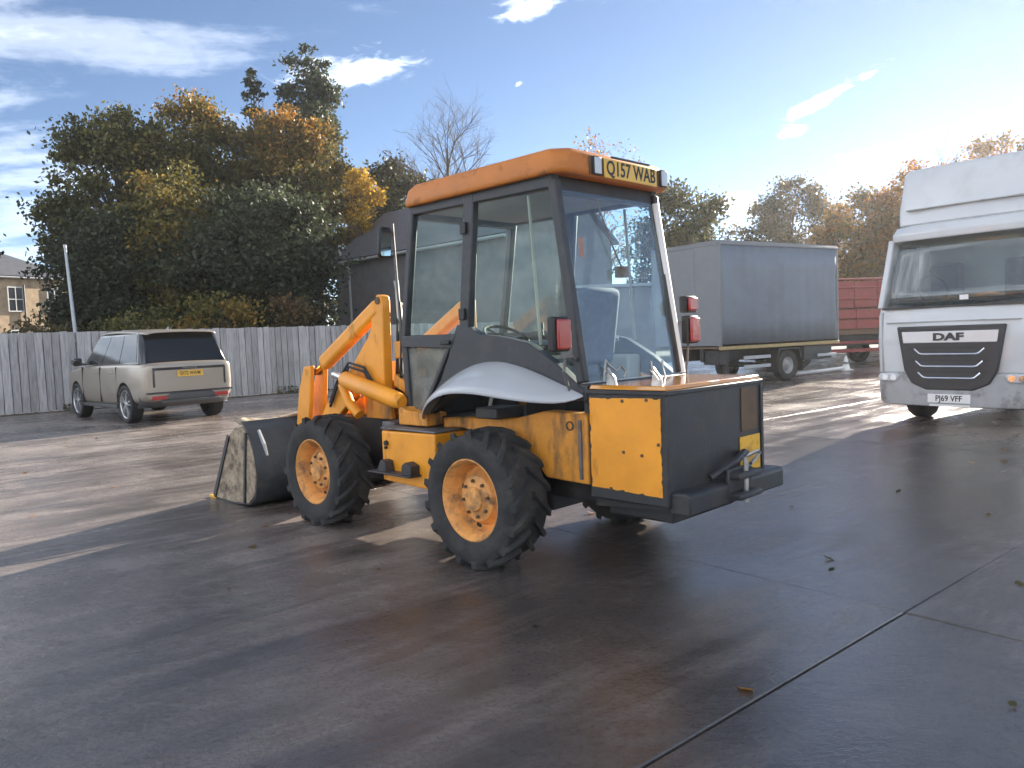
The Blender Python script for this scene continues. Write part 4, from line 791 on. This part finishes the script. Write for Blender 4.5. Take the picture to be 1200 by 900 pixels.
# ================================================================== FENCE
FA = math.atan2(24.911-19.733, -6.868+13.083)
FN = thing('board_fence', 'weathered grey close board timber fence along the back of the yard', 'fence', (-13.083-1.9*math.cos(FA), 19.733-1.9*math.sin(FA), 0), FA)
var = []
for k in range(5):
    random.seed(30+k); w2 = .0885+random.uniform(-.004, .004); h = 2.10+random.uniform(-.03, .02); t = random.uniform(-.008, .008)
    me = MB().hexa([(-w2, 0, .03), (w2, 0, .03), (w2, .018, .03), (-w2, .018, .03), (-w2+t, 0, h), (w2+t, 0, h+random.uniform(-.012, .012)), (w2+t, .024, h), (-w2+t, .018, h)]).mesh('board'); me.materials.append(M['wood']); var.append(me)
random.seed(3); nb = 100
for i in range(nb):
    for k in (0, 1):
        o = bpy.data.objects.new('board', var[random.randrange(5)]); COL.objects.link(o); o.parent = FN
        o.location = ((i+.5*k)*.192, k*.11+random.uniform(-.006, .006), -.02*k); o.rotation_euler = (random.uniform(-.01, .01), random.uniform(-.006, .006), random.uniform(-.04, .04))
for z in (.35, 1.1, 1.85): MB().box(-.1, nb*.192, .045, .095, z-.045, z+.045).build('rail', 'wood', FN)
for k in range(8): MB().box(k*2.6, k*2.6+.10, .096, .196, 0, 2.05).build('post', 'wood', FN)
MB().box(-.1, nb*.192, -.005, .03, 0.0, .028).build('gravel_board', 'wood', FN)

# ================================================================== BUILDINGS AND POLE
def window(R, name, c, wd, ht, nrm, rows=2, cols=2, m='housedark'):
    # c: centre on the wall, wall along local x, facing -y
    x, y, z = c; f = part(name, R, (x, y, z))
    MB().box(-wd/2, wd/2, -.02, .02, -ht/2, ht/2).build('pane', m, f)
    fr = MB().box(-wd/2-.07, wd/2+.07, -.05, .03, ht/2, ht/2+.08).box(-wd/2-.07, wd/2+.07, -.09, .03, -ht/2-.08, -ht/2).box(-wd/2-.07, -wd/2, -.05, .03, -ht/2, ht/2).box(wd/2, wd/2+.07, -.05, .03, -ht/2, ht/2)
    for k in range(1, cols): xx = -wd/2+wd*k/cols; fr.box(xx-.03, xx+.03, -.045, -.02, -ht/2, ht/2)
    for k in range(1, rows): zz = -ht/2+ht*k/rows; fr.box(-wd/2, wd/2, -.04, -.018, zz-.03, zz+.03)
    fr.build('frame', 'winframe', f)
def building(name, label, loc, rz, L, D, eave, ridge, wallm, roofm, hip=0., gut=True, over=.25):
    R = thing(name, label, 'building', loc, rz)
    MB().prism([(0, 0), (D, 0), (D, eave), (D/2, ridge-.12), (0, eave)], 0, L, 'x').build('wall', wallm, R) if not hip else MB().box(0, L, 0, D, 0, eave).build('wall', wallm, R)
    s = (ridge-eave)/(D/2)
    for sg in (0, 1):
        ya, yb = (-over, D/2) if sg == 0 else (D+over, D/2); za = eave-over*s+.05; zb = ridge+.05
        a = [(-over, ya, za), (L+over, ya, za), (L+over-hip, yb, zb), (-over+hip, yb, zb)]
        n = Vector((0, -s if sg == 0 else s, 1)).normalized()*.12
        q = [Vector(p) for p in a]; v = q+[p+n for p in q]
        ro = MB().hexa([tuple(p) for p in v]).build('roof_slope', roofm, R)
    if hip:
        for xa, xb in ((-over, -over+hip), (L+over, L+over-hip)):
            MB().raw([(xa, -over, eave-over*s+.10), (xa, D+over, eave-over*s+.10), (xb, D/2, ridge+.15)], [(0, 1, 2)]).build('roof_slope', roofm, R, solid=.05)
    if gut: MB().tube([(-over-.05, -over-.06, eave-over*s+.02), (L+over, -over-.06, eave-over*s+.02)], .07, 8).build('gutter', 'gutter', R)
    return R
bx0, by0 = -8.9, 40.6
B1 = building('slate_outbuilding', 'dark rendered outbuilding with a slate roof and pale gutter behind the fence', (bx0, by0, 0), -.78, 12.5, 7., 5.75, 8.4, 'render', 'slate')
MB().tube([(.9, -.30, 6.45), (.9, -.31, 5.95)], .08, 8).tube([(.9, -.33, 5.62), (1.35, -.12, 5.25), (1.35, -.10, 2.2), (1.35, -.10, .3)], .06, 8).build('downpipe', 'gutter', B1)
B2 = building('gabled_shed', 'grey sheet roofed shed gable behind the trailer', (4.2, 36.6, 0), .12, 3.4, 6., 3.4, 3.5, 'render', 'roofsheet', gut=False)
B2.location = (2.9, 33.2, 0)
B3 = building('sandstone_house', 'two storey sandstone house with hipped slate roof at the left edge', (-40.2, 51.5, 0), math.radians(61), 12., 8., 7.4, 9.4, 'sandstone', 'slate', hip=3.5)
for k in range(4):
    window(B3, 'window', (1.6+k*2.9, -.05, 5.7), 1.0, 1.7, None); window(B3, 'window', (1.6+k*2.9, -.05, 2.4), 1.0, 1.9, None)
for x in (.35, 8.0): MB().tube([(x, -.12, 6.8), (x, -.12, .2)], .07, 8).build('downpipe', 'ink', B3)
MB().box(3, 3.8, 3.5, 4.6, 8.6, 10.6).build('chimney', 'sandstone', B3)
PO = thing('street_pole', 'slim leaning galvanised pole behind the fence left of the trees', 'pole', (-14.45, 26.0, 0), 0)
MB().tube([(0, 0, 0), (-.01, 0, 1.2), (-.19, 0, 5.05)], [.075, .07, .045], 10).build('shaft', 'galv', PO, smooth=True)
MB().tube([(-.19, 0, 5.02), (-.20, 0, 5.12)], .055, 10).build('cap', 'galv', PO)
MB().box(-.10, .10, -.10, .10, 0, .06).build('base_plate', 'galv', PO)

# ================================================================== TREES
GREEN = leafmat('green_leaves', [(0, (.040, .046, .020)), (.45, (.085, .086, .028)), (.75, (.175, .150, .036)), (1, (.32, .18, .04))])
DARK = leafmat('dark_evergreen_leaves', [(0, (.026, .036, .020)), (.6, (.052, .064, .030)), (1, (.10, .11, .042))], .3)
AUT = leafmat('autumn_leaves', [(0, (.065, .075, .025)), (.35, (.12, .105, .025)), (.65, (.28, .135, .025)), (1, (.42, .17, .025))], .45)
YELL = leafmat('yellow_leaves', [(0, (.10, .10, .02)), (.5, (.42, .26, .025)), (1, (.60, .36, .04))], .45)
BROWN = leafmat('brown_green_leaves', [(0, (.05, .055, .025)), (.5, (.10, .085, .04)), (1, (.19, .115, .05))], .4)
def leaf_object(name, C, size, tint, m, parent):
    n = len(C); d1 = rng.normal(size=(n, 3)); d1 /= np.linalg.norm(d1, axis=1)[:, None]
    d2 = rng.normal(size=(n, 3)); d2 -= d1*(d1*d2).sum(1)[:, None]; d2 /= np.linalg.norm(d2, axis=1)[:, None]
    s = size*rng.uniform(.6, 1.35, (n, 1)); a = d1*s*.5; b = d2*s*.34
    v = np.stack([C-a, C+b*.9-a*.1, C+a, C-b*.9+a*.1], 1).reshape(-1, 3).astype(np.float32)
    me = bpy.data.meshes.new(name); me.vertices.add(4*n); me.vertices.foreach_set('co', v.ravel()); me.loops.add(4*n); me.loops.foreach_set('vertex_index', np.arange(4*n, dtype=np.int32))
    me.polygons.add(n); me.polygons.foreach_set('loop_start', np.arange(0, 4*n, 4, dtype=np.int32)); me.polygons.foreach_set('loop_total', np.full(n, 4, np.int32))
    at = me.attributes.new('tint', 'FLOAT', 'POINT'); at.data.foreach_set('value', np.repeat(tint, 4).astype(np.float32)); me.update(); me.validate()
    me.materials.append(m); o = bpy.data.objects.new(name, me); COL.objects.link(o)
    if parent: o.parent = parent
    return o
def tree(name, label, X, Y, top, r, zb, m, nleaf, size, seed, tintf, shape='round', nclump=46, group=None, trunk_r=.22, cl=.30, parts=True, ry=None):
    global rng
    rng = np.random.default_rng(seed); R = thing(name, label, 'bush' if name.endswith('bush') else 'tree', (X, Y, 0), 0, group)
    ry = ry or r; H = top-zb; cs = []
    nclump = int(nclump*2.2); cl = cl*.82
    while len(cs) < nclump:
        p = rng.uniform(-1, 1, 3); q = np.linalg.norm(p)
        if q > 1 or q < .45 and rng.random() < .7: continue
        if shape == 'cone':
            t = (p[2]+1)/2; k = (1-t)**.75*1.05+.10; p = np.array([p[0]*k*r, p[1]*k*ry, zb+t*H*.97])
        else:
            k = 1+.18*math.sin(3*math.atan2(p[1], p[0])+seed)+.1*math.sin(5*p[2]+seed); p = np.array([p[0]*r*k*.86, p[1]*ry*.86, zb+H*.5+p[2]*H*.46])
        cs.append(p)
    cs = np.array(cs); rad = rng.uniform(.45, 1.3, len(cs))*cl*min(r, 3.2)
    wts = rad**1.8; wts /= wts.sum(); idx = rng.choice(len(cs), nleaf, p=wts)
    off = rng.normal(size=(nleaf, 3))*.55; off = np.clip(off, -1.7, 1.7)
    C = cs[idx]+off*rad[idx][:, None]*np.array([1, 1, .7])
    ns = nleaf//10; fill = rng.normal(size=(ns, 3)); fill /= np.linalg.norm(fill, axis=1)[:, None]; fill *= rng.random((ns, 1))**.4
    if shape != 'cone': C[:ns] = np.array([0, 0, zb+H*.5])+fill*np.array([r*.85, ry*.85, H*.46])
    C[:, 2] = np.where(C[:, 2] > top, 2*top-C[:, 2], C[:, 2])
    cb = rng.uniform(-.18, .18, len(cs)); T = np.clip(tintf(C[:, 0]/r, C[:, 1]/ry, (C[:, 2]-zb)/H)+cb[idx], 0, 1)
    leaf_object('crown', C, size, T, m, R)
    tk = MB(); lean = rng.uniform(-.25, .25, 2); tt = top*(.80 if shape != 'cone' else .95)
    pts = [(lean[0]*t**2*1.5+.12*math.sin(4*t+seed), lean[1]*t**2*1.5, t*tt) for t in np.linspace(0, 1, 9)]
    tk.tube(pts, [trunk_r*(1.25 if i == 0 else 1)*(1-.85*i/8) for i in range(9)], 8)
    for c in cs[::4 if nclump > 60 else 1]:
        h = min(max(zb*.5, c[2]*.62), tt*.9); i = h/tt*8; b = Vector(pts[int(i)]).lerp(Vector(pts[min(8, int(i)+1)]), i-int(i)); c = Vector(c)
        tk.tube([b, b.lerp(c, .5)+Vector((0, 0, .12*(c-b).length)), c], [trunk_r*.30, trunk_r*.18, trunk_r*.05], 5, False)
    tk.build('trunk', 'bark', R, smooth=True, angle=60)
    return R
def bare_tree(name, label, X, Y, top, r, seed, trunk_r=.2, group=None, leaves=0, lm=None, depth=5, low=.35, nbr=15):
    rnd = random.Random(seed); R = thing(name, label, 'tree', (X, Y, 0), 0, group); big = MB(); tips = []
    def grow(p, d, l, rr, k, mb):
        n = 3; pts = [p]; q = p
        for i in range(n): d = (d+Vector((rnd.uniform(-.16, .16), rnd.uniform(-.16, .16), rnd.uniform(-.02, .12)))).normalized(); q = q+d*l/n; pts.append(q)
        mb.tube(pts, [rr*(1-.42*i/n) for i in range(n+1)], 7 if k > 3 else (5 if k > 1 else 3), False); tips.append(pts[2]); tips.append(q)
        if k == 0: return
        for j in range(rnd.randint(3, 4) if k > 1 else 3):
            u = Vector((rnd.gauss(0, 1), rnd.gauss(0, 1), rnd.gauss(0, .5))).normalized(); sp = rnd.uniform(.5, 1.0)
            dd = (d*1.0+u*sp).normalized(); grow(pts[rnd.randint(1, 3)], dd, l*rnd.uniform(.58, .78), rr*.52, k-1, mb)
    H = top*.82; base_pts = [Vector((.15*math.sin(t*3+seed), .1*math.sin(t*2), t*H)) for t in np.linspace(0, 1, 10)]
    big.tube(base_pts, [trunk_r*(1-.88*i/9) for i in range(10)], 8)
    br = MB(); nb_ = nbr
    for i in range(nb_):
        t = low+(1-low)*(i+.3)/nb_; k = t*9; p = base_pts[int(k)].lerp(base_pts[min(9, int(k)+1)], k-int(k)); a = i*2.4+rnd.uniform(-.4, .4)
        sp = 1.0-.75*(t-low)/(1-low); d = Vector((math.cos(a)*sp, math.sin(a)*sp, .55+.5*(t-low))).normalized()
        grow(p, d, r*(.55-.18*(t-low)), trunk_r*.34*(1.15-t), depth-2, br)
    big.build('trunk', 'bark', R, smooth=True, angle=60); o = br.build('branches', 'bark', R, smooth=True, angle=80)
    # keep the top at its measured height
    if leaves:
        global rng
        rng = np.random.default_rng(seed); P = np.array([tuple(t) for t in tips]); C = P[rng.integers(0, len(P), leaves)]+rng.normal(size=(leaves, 3))*.16; leaf_object('crown', C, .17, rng.uniform(.2, .9, leaves), lm, R)
    return R
GB = 'trees behind the fence'
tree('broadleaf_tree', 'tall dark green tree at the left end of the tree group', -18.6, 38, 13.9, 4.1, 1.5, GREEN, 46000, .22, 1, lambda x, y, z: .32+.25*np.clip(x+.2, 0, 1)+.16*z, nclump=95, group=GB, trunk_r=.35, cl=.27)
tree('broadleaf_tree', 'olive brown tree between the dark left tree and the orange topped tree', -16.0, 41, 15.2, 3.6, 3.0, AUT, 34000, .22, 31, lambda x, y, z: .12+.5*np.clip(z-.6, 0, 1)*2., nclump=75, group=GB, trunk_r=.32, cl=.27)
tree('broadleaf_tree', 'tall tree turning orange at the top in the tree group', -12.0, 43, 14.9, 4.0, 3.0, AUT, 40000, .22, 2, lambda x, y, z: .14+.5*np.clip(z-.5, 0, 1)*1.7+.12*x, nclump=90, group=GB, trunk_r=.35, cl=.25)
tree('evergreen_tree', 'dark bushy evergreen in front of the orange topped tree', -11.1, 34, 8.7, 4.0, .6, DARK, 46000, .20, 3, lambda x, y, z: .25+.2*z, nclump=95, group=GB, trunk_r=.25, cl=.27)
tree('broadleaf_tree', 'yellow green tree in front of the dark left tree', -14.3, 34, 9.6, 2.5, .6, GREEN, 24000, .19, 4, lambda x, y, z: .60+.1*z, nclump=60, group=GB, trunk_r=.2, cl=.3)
tree('evergreen_tree', 'dark ivy clad tree at the far left of the fence', -16.9, 33.5, 7.6, 2.9, .4, DARK, 28000, .20, 24, lambda x, y, z: .25+.15*z, nclump=70, group=GB, trunk_r=.22, cl=.3)
tree('conifer_tree', 'tall rounded conifer rising above the orange tree', -12.5, 52, 22.0, 2.45, 4, DARK, 24000, .27, 5, lambda x, y, z: .35+.3*np.clip(x, 0, 1), nclump=75, group=GB, trunk_r=.35, cl=.28)
tree('conifer_tree', 'thin spire of a conifer beside the tall rounded conifer', -15.6, 50, 19.2, .8, 12, DARK, 3600, .22, 6, lambda x, y, z: .35+0*z, nclump=14, group=GB, trunk_r=.2, cl=.42)
tree('broadleaf_tree', 'small bright yellow tree between the dark evergreens', -7.7, 42, 10.9, 1.1, 7.2, YELL, 4500, .18, 7, lambda x, y, z: .45+.3*z, nclump=24, group=GB, trunk_r=.14, cl=.40)
tree('broadleaf_tree', 'round dark green tree left of the bare tree', -7.0, 50, 13.5, 3.2, 2.5, GREEN, 26000, .24, 8, lambda x, y, z: .25+.3*np.clip(z-.5, 0, 1), nclump=65, group=GB, trunk_r=.3, cl=.28)
bare_tree('bare_tree', 'leafless tree rising above the front of the loader cab', -3.3, 48, 16.0, 4.6, 9, .42, GB, low=.40, nbr=24, depth=6)
bare_tree('bare_tree', 'nearly bare tree with orange leaves above the cab roof', 5.8, 48, 13.2, 4.0, 10, .22, GB, 2200, AUT, low=.3, nbr=20)
tree('broadleaf_tree', 'sparse dark green tree just right of the loader cab', 8.3, 38, 9.0, 2.7, 1.5, GREEN, 14000, .20, 11, lambda x, y, z: .20+.15*z, nclump=44, group=GB, trunk_r=.18, cl=.30)
GR = 'trees beyond the trailer'
tree('broadleaf_tree', 'brownish green round tree above the grey trailer', 19.9, 55, 12.2, 4.0, 1.5, BROWN, 22000, .25, 12, lambda x, y, z: .3+.25*z, nclump=65, group=GR, trunk_r=.28, cl=.28)
tree('broadleaf_tree', 'golden brown tree right of the trailer', 21.8, 48, 9.9, 3.1, .6, AUT, 22000, .22, 13, lambda x, y, z: .42+.1*z, nclump=60, group=GR, trunk_r=.22, cl=.3)
tree('broadleaf_tree', 'orange brown tree beside the white truck roof', 24.2, 46, 11.0, 3.0, .6, AUT, 22000, .22, 14, lambda x, y, z: .56+.1*z, nclump=56, group=GR, trunk_r=.2, cl=.3)
bare_tree('bare_tree', 'small leafless tree peeping over the white truck', 28.0, 50, 14.0, 2.6, 15, .22, GR, low=.5)
tree('broadleaf_tree', 'tawny tree top behind the white truck', 34.8, 56, 15.1, 4.2, 2.0, AUT, 18000, .26, 16, lambda x, y, z: .5+.1*z, nclump=60, group=GR, trunk_r=.25, cl=.28)
tree('conifer_tree', 'dark conifer whose branch tips enter at the left edge', -22.1, 30, 12.0, 2.5, 1.5, DARK, 22000, .19, 17, lambda x, y, z: .3+0*z, shape='cone', nclump=60, trunk_r=.2, cl=.24, group=GB)
GU = 'bushes along the fence'
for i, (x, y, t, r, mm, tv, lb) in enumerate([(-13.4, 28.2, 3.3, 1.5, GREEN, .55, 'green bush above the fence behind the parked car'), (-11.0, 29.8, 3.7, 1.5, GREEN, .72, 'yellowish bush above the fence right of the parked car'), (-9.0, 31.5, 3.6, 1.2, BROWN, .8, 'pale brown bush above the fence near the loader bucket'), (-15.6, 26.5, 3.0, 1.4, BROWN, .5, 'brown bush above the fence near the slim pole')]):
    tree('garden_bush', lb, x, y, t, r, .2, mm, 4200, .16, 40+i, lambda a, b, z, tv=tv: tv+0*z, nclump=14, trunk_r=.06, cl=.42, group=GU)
# distant hedge line that closes the horizon
rng = np.random.default_rng(99); n = 34000
hx = rng.uniform(-70, 80, n); hh = 3.2+1.3*np.sin(hx*.31)+.9*np.sin(hx*.83+1); hz = hh*rng.random(n)**.7; hy = 66+2.2*rng.normal(size=n)*.6+.04*hx
hd = leaf_object('hedgerow', np.stack([hx, hy, hz], 1), .55, np.clip(.3+.25*np.sin(hx*.2)+rng.normal(size=n)*.08, 0, 1), BROWN, None); tag(hd, 'distant hedgerow closing the view behind the trees', 'hedge', kind='stuff')

rng = np.random.default_rng(98); n = 9000
hx = rng.uniform(-60, 60, n); hh = 4.2+1.6*np.sin(hx*.23)+1.1*np.sin(hx*.71+1); hz = hh*rng.random(n)**.7; hy = -34+1.2*rng.normal(size=n)+.1*hx
hd = leaf_object('hedgerow', np.stack([hx, hy, hz], 1), .75, np.clip(.3+.25*np.sin(hx*.2)+rng.normal(size=n)*.08, 0, 1), GREEN, None); tag(hd, 'hedgerow on the near side of the yard, seen only in reflections', 'hedge', kind='stuff')
# ================================================================== HAZE (low sun glowing in damp autumn air)
hz = MB().box(-1210, 1210, -1210, 1210, -2.0, 23).build('haze', 'earth'); hz.data.materials.clear()
hm = bpy.data.materials.new('haze_air'); hm.use_nodes = True; nt = hm.node_tree; nt.nodes.clear()
pv = N(nt, 'ShaderNodeVolumePrincipled'); pv.inputs['Color'].default_value = (.93, .95, 1, 1); pv.inputs['Density'].default_value = .0004; pv.inputs['Anisotropy'].default_value = .62
oo = N(nt, 'ShaderNodeOutputMaterial'); nt.links.new(pv.outputs[0], oo.inputs['Volume']); hz.data.materials.append(hm); tag(hz, 'thin sunlit haze over the whole yard', 'haze', kind='stuff')

# ================================================================== LITTER: weeds at the fence foot and fallen leaves
rng = np.random.default_rng(77)
def flat_leaves(name, P, size, m, label):
    n = len(P); a = rng.uniform(0, 2*pi, n); t = rng.uniform(-.35, .35, (n, 2)); sz = size*rng.uniform(.6, 1.4, n)
    d1 = np.stack([np.cos(a), np.sin(a), t[:, 0]], 1)*sz[:, None]*.5; d2 = np.stack([-np.sin(a), np.cos(a), t[:, 1]], 1)*sz[:, None]*.33
    v = np.stack([P-d1, P+d2, P+d1, P-d2], 1).reshape(-1, 3); me = bpy.data.meshes.new(name); me.from_pydata(v.tolist(), [], np.arange(4*n).reshape(-1, 4).tolist())
    at = me.attributes.new('tint', 'FLOAT', 'POINT'); at.data.foreach_set('value', np.repeat(rng.random(n), 4).astype(np.float32)); me.materials.append(m)
    o = bpy.data.objects.new(name, me); COL.objects.link(o); tag(o, label, 'leaves', kind='stuff'); return o
fx = rng.uniform(0, 19, 900); fo = np.abs(rng.normal(size=900))*.28+.03
ax, ay = FN.location.x, FN.location.y
P = np.stack([ax+fx*math.cos(FA)+fo*math.sin(FA), ay+fx*math.sin(FA)-fo*math.cos(FA), np.full(900, .014)], 1)
Q = np.stack([rng.uniform(-9, 8, 120), rng.uniform(2.2, 18, 120), np.full(120, .012)], 1)
flat_leaves('fallen_leaves', np.concatenate([P, Q]), .075, AUT, 'fallen autumn leaves along the fence foot and on the yard')
n = 2600; fx = rng.uniform(0, 19, n); cl_ = (np.sin(fx*2.1)+np.sin(fx*5.3+1) > .3); fx = fx[cl_]; n = len(fx)
P = np.stack([ax+fx*math.cos(FA)+rng.uniform(0, .10, n)*math.sin(FA), ay+fx*math.sin(FA)-rng.uniform(.02, .12, n), rng.random(n)**1.5*.20+.01], 1)
wd = leaf_object('weeds', P, .07, rng.uniform(.2, .8, n), GREEN, None); tag(wd, 'tufts of weeds along the foot of the fence', 'weeds', kind='stuff')
